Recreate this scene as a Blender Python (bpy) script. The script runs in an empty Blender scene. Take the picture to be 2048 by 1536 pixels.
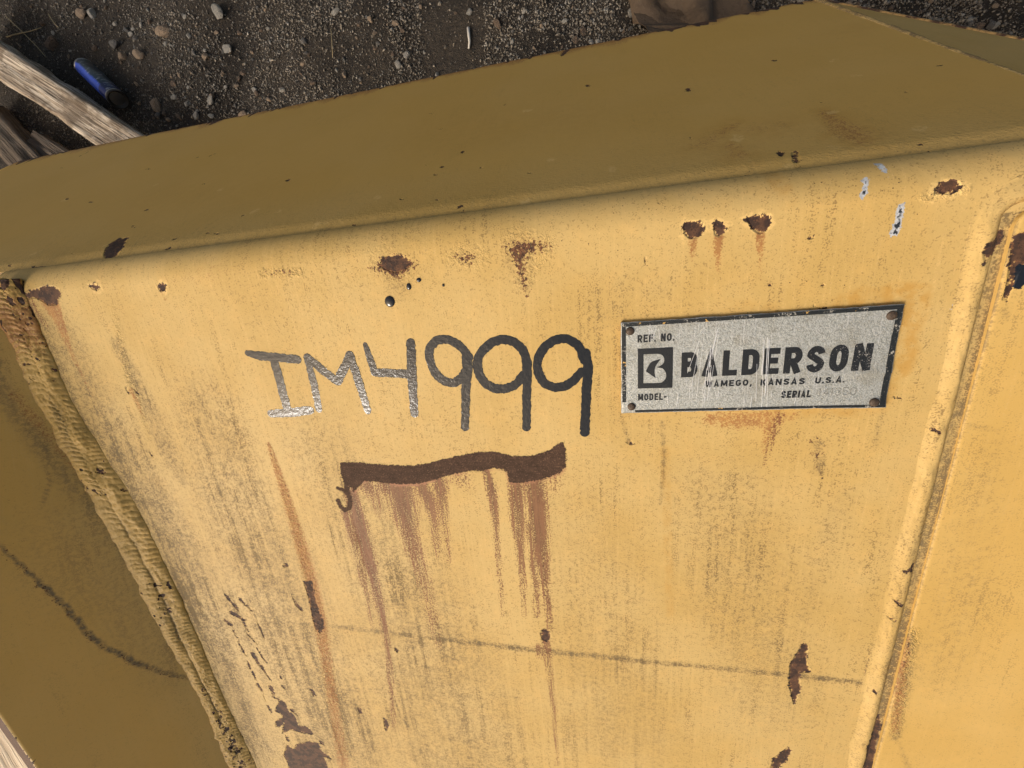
import bpy, math, random
import numpy as np
from mathutils import Matrix, Vector

R = math.radians
random.seed(7)
rng = np.random.default_rng(11)
scene = bpy.context.scene

# ------------------------------------------------------------------ frame
# The steel panel has its own frame (u right, v up the slope, w out of the face).
TILT = R(16)                       # slope of the panel
EYE = 0.28                         # distance of the eye from the panel face
EYE_H = 1.0                        # height of the eye above the ground
CT, ST = math.cos(TILT), math.sin(TILT)
Z0 = EYE_H - EYE * CT
PANEL = Matrix(((1, 0, 0, 0), (0, CT, -ST, 0), (0, ST, CT, Z0), (0, 0, 0, 1)))
# camera axes measured from the vanishing points, rows = u, v, w in lens axes (right, down, forward)
AX = np.array([[0.98187624, -0.03803781, -0.18566685],
               [-0.08836736, -0.95853026, -0.27094455],
               [-0.16766115, 0.28244091, -0.94451939]])
FPX = 742.0

# ------------------------------------------------------------------ camera
cam = bpy.data.cameras.new('camera')
cam.sensor_width = 36.0
cam.lens = 36.0 * FPX / 2048.0
cam.clip_start = 0.01
cam.clip_end = 200
co = bpy.data.objects.new('camera', cam)
scene.collection.objects.link(co)
cr = Matrix((( AX[0][0], -AX[0][1], -AX[0][2], 0),
             ( AX[1][0], -AX[1][1], -AX[1][2], 0),
             ( AX[2][0], -AX[2][1], -AX[2][2], EYE),
             (0, 0, 0, 1)))
co.matrix_world = PANEL @ cr
scene.camera = co

# ------------------------------------------------------------------ sky, sun, exposure
SUN_P = Vector((-0.86, -0.64, 1.0)).normalized()          # towards the sun, panel frame
SUN = (PANEL.to_3x3() @ SUN_P).normalized()
elev = math.asin(SUN.z)
world = bpy.data.worlds.new('World')
scene.world = world
world.use_nodes = True
wn = world.node_tree
sky = wn.nodes.new('ShaderNodeTexSky')
sky.sky_type = 'NISHITA'
sky.sun_disc = False
sky.sun_elevation = elev
sky.sun_rotation = math.atan2(SUN.x, SUN.y)
sky.air_density = 1.0
sky.dust_density = 6.5
sky.ozone_density = 0.0
bg = wn.nodes['Background']
bg.inputs['Strength'].default_value = 0.135
warm = wn.nodes.new('ShaderNodeMix')                      # hazy warm daylight
warm.data_type = 'RGBA'; warm.blend_type = 'MULTIPLY'
warm.inputs[0].default_value = 1.0
warm.inputs[7].default_value = (1.06, 0.98, 0.84, 1)
wn.links.new(sky.outputs[0], warm.inputs[6])
wn.links.new(warm.outputs[2], bg.inputs['Color'])
sl = bpy.data.lights.new('sun', 'SUN')
sl.energy = 2.15
sl.angle = R(19)
sl.color = (1.0, 0.985, 0.96)
so = bpy.data.objects.new('sun', sl)
scene.collection.objects.link(so)
so.rotation_euler = (-SUN).to_track_quat('-Z', 'Y').to_euler()
so.location = (-3, -3, 4)
vs = scene.view_settings
vs.view_transform = 'Standard'
vs.look = 'None'
vs.exposure = -0.06
vs.gamma = 1.0
vs.use_curve_mapping = False
scene.cycles.use_adaptive_sampling = True
scene.cycles.adaptive_threshold = 0.03
scene.cycles.use_denoising = True
scene.cycles.max_bounces = 5
scene.cycles.diffuse_bounces = 3
scene.cycles.glossy_bounces = 3

# ------------------------------------------------------------------ projections on real surfaces
def ray(x, y):
    x = np.asarray(x, float); y = np.asarray(y, float)
    d = np.stack([(x - 1024) / FPX, (y - 768) / FPX, np.ones_like(x)], -1)
    return d @ AX.T

def on_panel(pts, w=0.0):
    p = np.atleast_2d(np.asarray(pts, float))
    r = ray(p[:, 0], p[:, 1])
    return r[:, :2] * ((w - EYE) / r[:, 2])[:, None]

def on_plane(pts, q, n):
    p = np.atleast_2d(np.asarray(pts, float))
    r = ray(p[:, 0], p[:, 1])
    c = np.array([0, 0, EYE]); q = np.asarray(q, float); n = np.asarray(n, float)
    s = (q - c) @ n / (r @ n)
    return c + r * s[:, None]

P3 = np.array(PANEL.to_3x3())
def on_ground(x, y, z=0.0):
    r = P3 @ ray(x, y)
    c = np.array((PANEL @ cr).translation)
    return c + r * ((z - c[2]) / r[2])

PXM = FPX / EYE                    # pixels of the photograph per metre on the panel, near its middle

# ------------------------------------------------------------------ numpy noise
def vnoise(x, y, seed=0):
    xi = np.floor(x).astype(np.int64); yi = np.floor(y).astype(np.int64)
    xf = x - xi; yf = y - yi
    def h(a, b):
        n = (a * 374761393 + b * 668265263 + seed * 974711) & 0x7fffffff
        n = ((n ^ (n >> 13)) * 1274126177) & 0x7fffffff
        return ((n ^ (n >> 16)) & 0xffff) / 65535.0
    sx = xf * xf * (3 - 2 * xf); sy = yf * yf * (3 - 2 * yf)
    a = h(xi, yi) * (1 - sx) + h(xi + 1, yi) * sx
    b = h(xi, yi + 1) * (1 - sx) + h(xi + 1, yi + 1) * sx
    return a * (1 - sy) + b * sy

def fnoise(x, y, seed=0, octv=3):
    t = 0; a = 0.5; s = 0
    for k in range(octv):
        t = t + a * vnoise(x * 2 ** k, y * 2 ** k, seed + k); s += a; a *= 0.5
    return t / s

# ------------------------------------------------------------------ distance fields
def seg_dist(P, a, b):
    a = np.asarray(a); b = np.asarray(b); d = b - a
    L = max(d @ d, 1e-14)
    t = np.clip(((P - a) @ d) / L, 0, 1)
    return np.linalg.norm(P - a - t[:, None] * d, axis=1), t

def poly_sdf(P, poly):
    n = len(poly); dist = np.full(len(P), 1e9); inside = np.zeros(len(P), bool)
    for i in range(n):
        a, b = poly[i], poly[(i + 1) % n]
        d, _ = seg_dist(P, a, b); dist = np.minimum(dist, d)
        c = ((a[1] > P[:, 1]) != (b[1] > P[:, 1]))
        if c.any():
            xx = (b[0] - a[0]) * (P[:, 1] - a[1]) / (b[1] - a[1] + 1e-15) + a[0]
            inside ^= c & (P[:, 0] < xx)
    return np.where(inside, -dist, dist)

FAR = 0.03
def add_poly(F, P, poly):
    lo = poly.min(0) - FAR; hi = poly.max(0) + FAR
    m = np.all((P > lo) & (P < hi), axis=1)
    if m.any(): F[m] = np.minimum(F[m], poly_sdf(P[m], poly))

def add_caps(F, P, pts, rad):
    for i in range(len(pts) - 1):
        a, b = pts[i], pts[i + 1]
        lo = np.minimum(a, b) - FAR; hi = np.maximum(a, b) + FAR
        m = np.all((P > lo) & (P < hi), axis=1)
        if m.any():
            d, t = seg_dist(P[m], a, b)
            F[m] = np.minimum(F[m], d - (rad[i] * (1 - t) + rad[i + 1] * t))

def add_soft(F, P, pts, rad, val, soft=0.6):
    """soft tapered band, value falls off towards its sides"""
    for i in range(len(pts) - 1):
        a, b = pts[i], pts[i + 1]
        rm = max(rad[i], rad[i + 1]) * 2
        lo = np.minimum(a, b) - rm; hi = np.maximum(a, b) + rm
        m = np.all((P > lo) & (P < hi), axis=1)
        if m.any():
            d, t = seg_dist(P[m], a, b)
            r = rad[i] * (1 - t) + rad[i + 1] * t
            v = val[i] * (1 - t) + val[i + 1] * t
            k = np.clip((r * (1 + soft) - d) / (r * 2 * soft), 0, 1)
            F[m] = np.maximum(F[m], v * k * k * (3 - 2 * k))

# ------------------------------------------------------------------ node helper
class NT:
    def __init__(self, name):
        self.m = bpy.data.materials.new(name)
        self.m.use_nodes = True
        self.t = self.m.node_tree
        self.b = self.t.nodes['Principled BSDF']
        self.tc = None
    def n(self, kind, **kw):
        nd = self.t.nodes.new(kind)
        for k, v in kw.items(): setattr(nd, k, v)
        return nd
    def put(self, sock, v):
        if hasattr(v, 'links'): self.t.links.new(v, sock)
        elif isinstance(v, tuple) and len(v) == 3 and sock.type == 'RGBA': sock.default_value = (*v, 1)
        else: sock.default_value = v
    def co(self, sx=1, sy=1, sz=1):
        if self.tc is None: self.tc = self.n('ShaderNodeTexCoord').outputs['Object']
        if (sx, sy, sz) == (1, 1, 1): return self.tc
        mp = self.n('ShaderNodeMapping'); mp.inputs['Scale'].default_value = (sx, sy, sz)
        self.t.links.new(self.tc, mp.inputs['Vector']); return mp.outputs[0]
    def noise(self, scale, detail=3, rough=0.55, vec=None, dist=0.0):
        nd = self.n('ShaderNodeTexNoise')
        self.t.links.new(vec if vec is not None else self.co(), nd.inputs['Vector'])
        nd.inputs['Scale'].default_value = scale; nd.inputs['Detail'].default_value = detail
        nd.inputs['Roughness'].default_value = rough; nd.inputs['Distortion'].default_value = dist
        return nd.outputs['Fac']
    def nz(self, *a, **k):
        return self.lin(self.noise(*a, **k), 0.30, 0.70)
    def voro(self, scale, feature='F1', vec=None, out='Distance'):
        nd = self.n('ShaderNodeTexVoronoi', feature=feature)
        self.t.links.new(vec if vec is not None else self.co(), nd.inputs['Vector'])
        nd.inputs['Scale'].default_value = scale
        return nd.outputs[out]
    def attr(self, name):
        nd = self.n('ShaderNodeAttribute', attribute_name=name); return nd.outputs['Fac']
    def math(self, op, a, b=0.0, c=0.0, clamp=False):
        nd = self.n('ShaderNodeMath', operation=op, use_clamp=clamp)
        self.put(nd.inputs[0], a); self.put(nd.inputs[1], b)
        if op in ('MULTIPLY_ADD',): self.put(nd.inputs[2], c)
        return nd.outputs[0]
    def step(self, v, lo, hi, a=0.0, b=1.0):
        nd = self.n('ShaderNodeMapRange', interpolation_type='SMOOTHSTEP')
        self.put(nd.inputs['Value'], v)
        self.put(nd.inputs['From Min'], lo); self.put(nd.inputs['From Max'], hi)
        self.put(nd.inputs['To Min'], a); self.put(nd.inputs['To Max'], b)
        return nd.outputs[0]
    def lin(self, v, lo, hi, a=0.0, b=1.0):
        nd = self.n('ShaderNodeMapRange')
        self.put(nd.inputs['Value'], v)
        self.put(nd.inputs['From Min'], lo); self.put(nd.inputs['From Max'], hi)
        self.put(nd.inputs['To Min'], a); self.put(nd.inputs['To Max'], b)
        return nd.outputs[0]
    def mix(self, f, a, b, mode='MIX'):
        nd = self.n('ShaderNodeMix', data_type='RGBA', blend_type=mode)
        self.put(nd.inputs[0], f); self.put(nd.inputs[6], a); self.put(nd.inputs[7], b)
        return nd.outputs[2]
    def fmix(self, f, a, b):
        nd = self.n('ShaderNodeMix', data_type='FLOAT')
        self.put(nd.inputs[0], f); self.put(nd.inputs[2], a); self.put(nd.inputs[3], b)
        return nd.outputs[0]
    def bump(self, h, dist, strength=1.0, nrm=None):
        nd = self.n('ShaderNodeBump'); self.put(nd.inputs['Height'], h)
        nd.inputs['Distance'].default_value = dist; nd.inputs['Strength'].default_value = strength
        if nrm is not None: self.t.links.new(nrm, nd.inputs['Normal'])
        return nd.outputs[0]
    def out(self, color=None, rough=None, metal=None, normal=None, spec=None):
        for k, v in (('Base Color', color), ('Roughness', rough), ('Metallic', metal), ('Normal', normal), ('Specular IOR Level', spec)):
            if v is not None: self.put(self.b.inputs[k], v)
        return self.m

YEL_A = (0.565, 0.400, 0.158)
YEL_B = (0.520, 0.352, 0.120)

def yellow_paint(name, marks=True, dirt=0.35, peel=1.0):
    """worn yellow machine enamel; marks come from the distance fields stored on the mesh"""
    m = NT(name)
    big = m.noise(9, 3); mid = m.noise(60, 4)
    col = m.mix(m.step(big, 0.35, 0.65), YEL_A, YEL_B)
    col = m.mix(m.math('MULTIPLY', m.step(mid, 0.45, 0.75), 0.25), col, (0.69, 0.44, 0.15))
    # run marks of rain down the slope, fine dust held by the paint grain
    run = m.nz(1.0, 3, 0.6, m.co(120, 5, 20))
    run2 = m.nz(1.0, 2, 0.6, m.co(420, 14, 20))
    patch = m.nz(11, 3, 0.6)
    grain = m.nz(900, 1, 0.5)
    grain2 = m.nz(260, 2, 0.65)
    grime_shade = m.math('MULTIPLY', m.attr('grime_shade'), m.lin(run, 0.0, 1.0, 0.55, 1.35)) if marks else 0.0
    keep = m.math('SUBTRACT', 1.0, m.attr('clean_lift')) if marks else 0.6
    col = m.mix(m.math('MULTIPLY', m.math('SUBTRACT', 1.0, keep), 0.9), col, (0.665, 0.405, 0.092))  # warmer, brighter tint on unweathered paint: lift for shaded plates put into colour
    soil = m.math('ADD', m.math('MULTIPLY', m.step(run, 0.40, 0.95), 0.55), m.math('MULTIPLY', m.step(run2, 0.45, 1.0), 0.35))
    soil = m.math('MULTIPLY', soil, m.step(patch, 0.25, 0.85, 0.15, 1.0))
    soil = m.math('MULTIPLY', m.math('ADD', soil, m.math('MULTIPLY', grime_shade, 1.3)), dirt * 2.5)
    dots = m.math('ADD', m.math('MULTIPLY', grain, 0.65), m.math('MULTIPLY', grain2, 0.35))
    lim = m.math('SUBTRACT', 0.62, m.math('MULTIPLY', soil, 0.36))
    sp = m.step(dots, lim, m.math('ADD', lim, 0.30))
    sp = m.math('MULTIPLY', m.math('MULTIPLY', sp, m.math('ADD', dirt * 1.35, m.math('MULTIPLY', soil, 0.45)), clamp=True), keep)
    col = m.mix(sp, col, (0.185, 0.120, 0.050))
    chalk = m.math('MULTIPLY', m.math('MULTIPLY', m.step(run2, 0.42, 0.10), m.step(grain, 0.45, 0.8)), m.math('MULTIPLY', keep, 0.45))
    col = m.mix(chalk, col, (0.72, 0.50, 0.20))
    film = m.math('MULTIPLY', m.math('MULTIPLY', grime_shade, m.step(grain2, 0.10, 0.85, 0.30, 1.0)), 0.85, clamp=True)
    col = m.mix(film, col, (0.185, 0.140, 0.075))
    # loose black specks
    spk = m.step(m.voro(330), 0.16, 0.10)
    pick = m.step(m.noise(45, 2), 0.60, 0.66)
    den = m.attr('speck') if marks else 0.0
    pick = m.math('ADD', m.math('MULTIPLY', pick, 0.35), m.step(m.math('MULTIPLY', den, m.noise(120, 2)), 0.42, 0.50), clamp=True)
    col = m.mix(m.math('MULTIPLY', m.math('MULTIPLY', spk, pick), 0.9), col, (0.035, 0.022, 0.014))
    peelh = m.noise(170, 2, 0.5)
    h = m.math('MULTIPLY', peelh, m.math('MULTIPLY', keep, 0.5 * peel))
    h = m.math('ADD', h, m.math('MULTIPLY', grain2, m.math('MULTIPLY', keep, 0.12)))
    rough = m.fmix(keep, 0.46, m.fmix(sp, 0.62, 0.85))
    metal = 0.0
    if marks:
        nz = m.nz(330, 3, 0.7); nz2 = m.nz(110, 2, 0.6); nzs = m.nz(900, 1, 0.6)
        am = m.attr('amber')
        col = m.mix(m.math('MULTIPLY', m.math('MULTIPLY', am, m.step(nz2, 0.15, 0.8, 0.2, 1.0)), 0.62), col, (0.47, 0.250, 0.045))
        og = m.attr('orange')
        ogf = m.step(m.math('ADD', og, m.math('MULTIPLY', m.math('SUBTRACT', m.math('ADD', m.math('MULTIPLY', nz, 0.5), m.math('MULTIPLY', nzs, 0.5)), 0.5), 1.3)), 0.15, 0.75)
        col = m.mix(m.math('MULTIPLY', m.math('MULTIPLY', ogf, m.step(og, 0.0, 0.35)), 0.85), col, m.mix(nz2, (0.42, 0.20, 0.065), (0.27, 0.115, 0.045)))
        stv = m.attr('streak')
        lines = m.nz(1.0, 3, 0.65, m.co(520, 22, 20))
        sf = m.math('ADD', stv, m.math('MULTIPLY', m.math('SUBTRACT', lines, 0.5), 0.95))
        sf = m.math('ADD', sf, m.math('MULTIPLY', m.math('SUBTRACT', nzs, 0.5), 0.95))
        sf = m.math('MULTIPLY', m.step(sf, 0.12, 0.70), m.step(stv, 0.0, 0.2))
        col = m.mix(m.math('MULTIPLY', sf, 0.90), col, m.mix(m.step(lines, 0.2, 0.8), (0.105, 0.044, 0.025), (0.205, 0.086, 0.044)))
        # paint lost down to brown rust
        ru = m.attr('rust')
        rs = m.math('ADD', ru, m.math('MULTIPLY', m.math('SUBTRACT', nz, 0.5), 0.0036))
        rs = m.math('ADD', rs, m.math('MULTIPLY', m.math('SUBTRACT', nz2, 0.5), 0.0030))
        rs = m.math('ADD', rs, m.math('MULTIPLY', m.math('SUBTRACT', nzs, 0.5), 0.0011))
        rag = m.attr('ragged')
        rg = m.math('ADD', rag, m.math('MULTIPLY', m.math('SUBTRACT', m.nz(420, 3, 0.75), 0.5), 0.013))
        lip = m.math('MULTIPLY', m.step(m.math('ADD', m.attr('halo'), m.math('MULTIPLY', m.math('SUBTRACT', nz2, 0.5), 0.006)), 0.0036, 0.0012), m.step(nz, 0.3, 0.5))
        col = m.mix(m.math('MULTIPLY', lip, 0.55), col, (0.78, 0.55, 0.22))
        rf = m.math('MAXIMUM', m.step(rs, 0.0003, -0.0003), m.step(rg, 0.0008, -0.0008))
        rcol = m.mix(m.step(nz2, 0.3, 0.7), (0.048, 0.029, 0.023), (0.105, 0.055, 0.034))
        rcol = m.mix(m.math('MULTIPLY', m.step(m.math('ADD', nz, m.step(rs, -0.0016, 0.0, 0.0, 0.4)), 0.65, 1.0), 0.65), rcol, (0.20, 0.088, 0.042))
        rcol = m.mix(m.math('MULTIPLY', m.step(nzs, 0.7, 0.95), 0.6), rcol, (0.022, 0.015, 0.013))
        col = m.mix(rf, col, rcol)
        # brown brush stroke
        pa = m.attr('paint')
        ps = m.math('ADD', pa, m.math('MULTIPLY', m.math('SUBTRACT', m.math('ADD', m.math('MULTIPLY', nz, 0.6), m.math('MULTIPLY', nzs, 0.4)), 0.5), 0.0030))
        pf = m.step(ps, 0.0003, -0.0003)
        brush = m.math('ADD', m.math('MULTIPLY', m.nz(1.0, 2, 0.6, m.co(30, 700, 20)), 0.25), m.math('ADD', m.math('MULTIPLY', nzs, 0.4), m.math('MULTIPLY', nz2, 0.35)))
        pcol = m.mix(brush, (0.028, 0.018, 0.012), (0.105, 0.060, 0.040))
        pcol = m.mix(m.math('MULTIPLY', m.step(nzs, 0.80, 1.0), 0.55), pcol, (0.20, 0.115, 0.075))
        rim = m.math('MULTIPLY', m.step(ps, 0.0030, 0.0008), m.step(m.math('SUBTRACT', m.noise(1.0, 2, 0.5, m.co(60, 60, 1)), 0.0), 0.40, 0.55))
        col = m.mix(m.math('MULTIPLY', rim, m.attr('pinkrim')), col, (0.36, 0.17, 0.095))
        col = m.mix(pf, col, pcol)
        # bare steel gouges
        ch = m.attr('chip')
        cs = m.math('ADD', ch, m.math('MULTIPLY', m.math('SUBTRACT', nz, 0.5), 0.0026))
        cf = m.step(cs, 0.0003, -0.0003)
        core = m.step(m.math('ADD', ch, m.math('MULTIPLY', m.math('SUBTRACT', nz, 0.5), 0.003)), -0.0011, -0.0019)
        ccol = m.mix(core, m.mix(nz, (0.35, 0.37, 0.40), (0.85, 0.88, 0.92)), (0.040, 0.047, 0.06))
        col = m.mix(cf, col, ccol)
        metal = m.math('MULTIPLY', cf, 0.35)
        # blackened paint
        bk = m.attr('black')
        bf = m.step(m.math('ADD', bk, m.math('MULTIPLY', m.math('SUBTRACT', nz, 0.5), 0.003)), 0.0003, -0.0003)
        col = m.mix(bf, col, (0.012, 0.016, 0.024))
        lost = m.math('MAXIMUM', rf, cf)
        rough = m.fmix(lost, rough, 0.78)
        rough = m.fmix(pf, rough, 0.92)
        rough = m.fmix(cf, rough, 0.38)
        rough = m.fmix(bf, rough, 0.35)
        h = m.math('SUBTRACT', h, m.math('MULTIPLY', m.step(ru, 0.0008, -0.0008), 2.0))
        rr = m.attr('rough')
        h = m.math('ADD', h, m.math('MULTIPLY', rr, m.math('MULTIPLY', m.step(m.noise(300, 3, 0.7), 0.35, 0.7), 1.8)))
    nrm = m.bump(h, 0.00045, 0.9)
    return m.out(col, rough, metal, nrm, 0.28)

MAT = {}
MAT['panel'] = yellow_paint('worn_yellow_enamel', True)
MAT['plain'] = yellow_paint('plain_yellow_enamel', False, 0.2)

# ------------------------------------------------------------------ mesh helpers
def link(ob, parent=None, **props):
    scene.collection.objects.link(ob)
    if parent is not None: ob.parent = parent
    for k, v in props.items(): ob[k] = v
    return ob

def mesh_np(name, V, faces, mat=None, smooth=True):
    me = bpy.data.meshes.new(name)
    me.from_pydata([tuple(v) for v in V] if not isinstance(V, list) else V, [], faces)
    if mat: me.materials.append(mat)
    if smooth: me.shade_smooth()
    me.update()
    return me

def grid_slab(name, G, thick, mat, edge_mat=None, closed=True):
    """G: (n, m, 3) front surface; thick: vector to the back. returns mesh, n front verts"""
    n, m = G.shape[:2]
    V = G.reshape(-1, 3)
    idx = np.arange(n * m).reshape(n, m)
    q = np.stack([idx[:-1, :-1], idx[:-1, 1:], idx[1:, 1:], idx[1:, :-1]], -1).reshape(-1, 4)
    loop = np.concatenate([idx[0, :], idx[1:, -1], idx[-1, -2::-1], idx[-2:0:-1, 0]])
    B = V[loop] + np.asarray(thick)
    nb = len(loop); base = n * m
    nv = base + nb
    VV = np.concatenate([V, B])
    k = np.arange(nb); k2 = (k + 1) % nb
    side = np.stack([loop[k2], loop[k], base + k, base + k2], -1)
    me = bpy.data.meshes.new(name)
    back = base + k[::-1]
    nq = len(q) + len(side)
    me.vertices.add(nv); me.vertices.foreach_set('co', VV.astype(np.float32).ravel())
    lv = np.concatenate([q.ravel(), side.ravel(), back])
    me.loops.add(len(lv)); me.loops.foreach_set('vertex_index', lv.astype(np.int32))
    me.polygons.add(nq + 1)
    ls = np.concatenate([np.arange(nq) * 4, [nq * 4]])
    me.polygons.foreach_set('loop_start', ls.astype(np.int32))
    me.materials.append(mat)
    if edge_mat: me.materials.append(edge_mat)
    sm = np.zeros(nq + 1, bool); sm[:len(q)] = True
    me.polygons.foreach_set('use_smooth', sm)
    if edge_mat:
        mi = np.zeros(nq + 1, np.int32); mi[len(q):] = 1
        me.polygons.foreach_set('material_index', mi)
    me.update(calc_edges=True); me.validate()
    # make sure the front faces the viewer's side (opposite to thick)
    if len(me.polygons) and Vector(me.polygons[0].normal).dot(Vector(thick)) > 0: me.flip_normals()
    return me, nv

FIELDS = ('clean_lift', 'grime_shade', 'speck', 'amber', 'orange', 'streak', 'rough', 'pinkrim')
SDFS = ('halo', 'rust', 'ragged', 'paint', 'chip', 'black')
def new_fields(n):
    d = {k: np.zeros(n) for k in FIELDS}
    d.update({k: np.full(n, FAR) for k in SDFS})
    return d
def store(me, fields, nv):
    for k, a in fields.items():
        at = me.attributes.new(k, 'FLOAT', 'POINT')
        b = np.full(nv, FAR if k in SDFS else 0.0); b[:len(a)] = a
        at.data.foreach_set('value', b.astype(np.float32))

def catmull(pts, k=8):
    p = np.asarray(pts, float)
    q = np.concatenate([[2 * p[0] - p[1]], p, [2 * p[-1] - p[-2]]])
    o = []
    for i in range(1, len(q) - 2):
        for j in range(k):
            t = j / k
            o.append(0.5 * ((2 * q[i]) + (-q[i - 1] + q[i + 1]) * t + (2 * q[i - 1] - 5 * q[i] + 4 * q[i + 1] - q[i + 2]) * t * t
                            + (-q[i - 1] + 3 * q[i] - 3 * q[i + 1] + q[i + 2]) * t ** 3))
    o.append(q[-2]); return np.array(o)

# ------------------------------------------------------------------ the steel attachment
root = bpy.data.objects.new('steel_attachment', None)
root.empty_display_size = 0.1
root.location = (0.1, -0.1, 0)
link(root, label='large worn yellow steel machine attachment with riveted nameplate, marker writing and rust', category='machine part')
LOCAL = Matrix.Translation((-0.1, 0.1, 0)) @ PANEL
def part(name, me, parent=None, **props):
    ob = bpy.data.objects.new(name, me)
    link(ob, parent or root, **props)
    if parent is None: ob.matrix_basis = LOCAL
    return ob

edge_m = NT('worn_plate_edge')
en = edge_m.noise(90, 4, 0.65); en2 = edge_m.noise(400, 3, 0.6)
ec = edge_m.mix(edge_m.step(en, 0.40, 0.56), (0.085, 0.040, 0.022), (0.56, 0.34, 0.12))
ec = edge_m.mix(edge_m.math('MULTIPLY', edge_m.step(en2, 0.55, 0.65), 0.7), ec, (0.16, 0.07, 0.03))
MAT['edge'] = edge_m.out(ec, 0.7, 0.0, edge_m.bump(en2, 0.0008))
rust_m = NT('dark_rust_edge')
rn = rust_m.noise(140, 4, 0.65)
MAT['rust'] = rust_m.out(rust_m.mix(rn, (0.035, 0.018, 0.012), (0.13, 0.055, 0.025)), 0.85, 0.0, rust_m.bump(rust_m.noise(500, 3), 0.0006))

# --- front panel: flat face, rolled over along its top
BEND_R, BEND_A = 0.030, R(62)
V_BEND = 0.0253
CREASE_V = V_BEND + BEND_R * math.sin(BEND_A)
CREASE_W = -BEND_R * (1 - math.cos(BEND_A))
STEP = 0.0013
us = np.concatenate([np.arange(-0.56, 0.2621, STEP), np.arange(0.27, 0.4601, 0.01)])
vflat = np.arange(-0.76, V_BEND, STEP)
ang = np.linspace(0, BEND_A, 26)
vv = np.concatenate([vflat, V_BEND + BEND_R * np.sin(ang)])
ww = np.concatenate([np.zeros(len(vflat)), -BEND_R * (1 - np.cos(ang))])
U, Vg = np.meshgrid(us, vv)
Wg = np.repeat(ww[:, None], len(us), 1)
def panel_h(u, v):
    u = np.asarray(u, float); v = np.asarray(v, float)
    return (fnoise(u * 7 + 9, v * 7 + 3, 5, 2) - 0.5) * 0.0022 * np.clip((CREASE_V - v) / 0.03, 0, 1)
Wg = Wg + panel_h(U, Vg)
P = np.stack([U.ravel(), Vg.ravel()], 1)
f = new_fields(len(P))

def px(*pts): return on_panel(pts)
def pr(r): return np.asarray(r, float) / PXM
def local_r(pt, r):
    """radius r in photo pixels at that place on the panel, in metres"""
    x, y = pt
    a = np.linalg.norm(on_panel([(x + r, y)]) - on_panel([(x - r, y)])) / 2
    b = np.linalg.norm(on_panel([(x, y + r)]) - on_panel([(x, y - r)])) / 2
    return float(min(a, b))

RUST = [
 [(1366,455),(1372,445),(1385,442),(1400,444),(1407,452),(1405,466),(1395,476),(1380,478),(1370,470)],
 [(1427,450),(1435,445),(1446,447),(1450,456),(1447,468),(1438,474),(1429,469)],
 [(1493,437),(1505,433),(1525,431),(1540,428),(1541,445),(1535,460),(1520,468),(1508,462),(1500,450)],
 [(1868,390),(1876,372),(1890,360),(1908,357),(1920,363),(1925,374),(1915,382),(1900,388),(1885,386)],
 [(765,520),(775,512),(800,510),(818,516),(822,524),(815,536),(805,543),(790,546),(772,540),(758,532)],
 [(48,588),(62,580),(85,572),(105,572),(118,578),(123,590),(117,600),(112,610),(95,610),(80,600),(70,596),(55,598)],
 [(0,568),(20,562),(38,562),(45,578),(35,585),(15,592),(0,602)],
 [(20,603),(35,600),(42,607),(32,613)],
 [(174,570),(190,568),(201,574),(194,582),(184,578)],
 [(313,572),(322,567),(332,571),(330,580),(320,583)],
 [(1607,1287),(1617,1295),(1612,1325),(1624,1345),(1600,1346),(1602,1380),(1588,1410),(1578,1370),(1580,1330),(1592,1310)],
 [(1575,1495),(1584,1500),(1572,1520),(1555,1536),(1540,1536),(1548,1515)],
 [(560,1400),(571,1404),(577,1423),(590,1432),(596,1450),(609,1452),(620,1457),(628,1469),(611,1466),(604,1465),(580,1459),(565,1466),(568,1446),(559,1454),(551,1452),(553,1441),(567,1434),(560,1427),(550,1422),(554,1411)],
 [(574,1488),(572,1496),(568,1510),(576,1525),(581,1545),(660,1560),(653,1522),(647,1512),(666,1519),(641,1498),(638,1485),(619,1482),(593,1488),(588,1497)],
 [(1080,1265),(1090,1257),(1100,1262),(1102,1275),(1093,1282),(1084,1278)],
 [(607,1164),(622,1160),(630,1190),(640,1225),(648,1240),(650,1256),(632,1260),(627,1240),(619,1200)],
 [(583,1190),(590,1200),(603,1215),(606,1224),(592,1212)],
 [(620,1378),(626,1379),(632,1391),(627,1393)],
 [(565,1131),(572,1127),(577,1130),(570,1136)],
 [(768,1436),(775,1440),(780,1455),(772,1460),(768,1448)],
 [(716,1416),(722,1414),(726,1426),(720,1428)],
]
RUST += [[(1997,453),(2008,460),(2004,480),(1992,500),(1978,512),(1960,525),(1958,505),(1968,485),(1985,472)], [(1755,1428),(1764,1440),(1757,1475),(1744,1545),(1716,1545),(1728,1490),(1745,1450)]]
for i, p in enumerate(RUST):
    add_poly(f['rust'], P, px(*p))
    if i in (0, 1, 2, 3, 8, 9): add_poly(f['halo'], P, px(*p))
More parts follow.
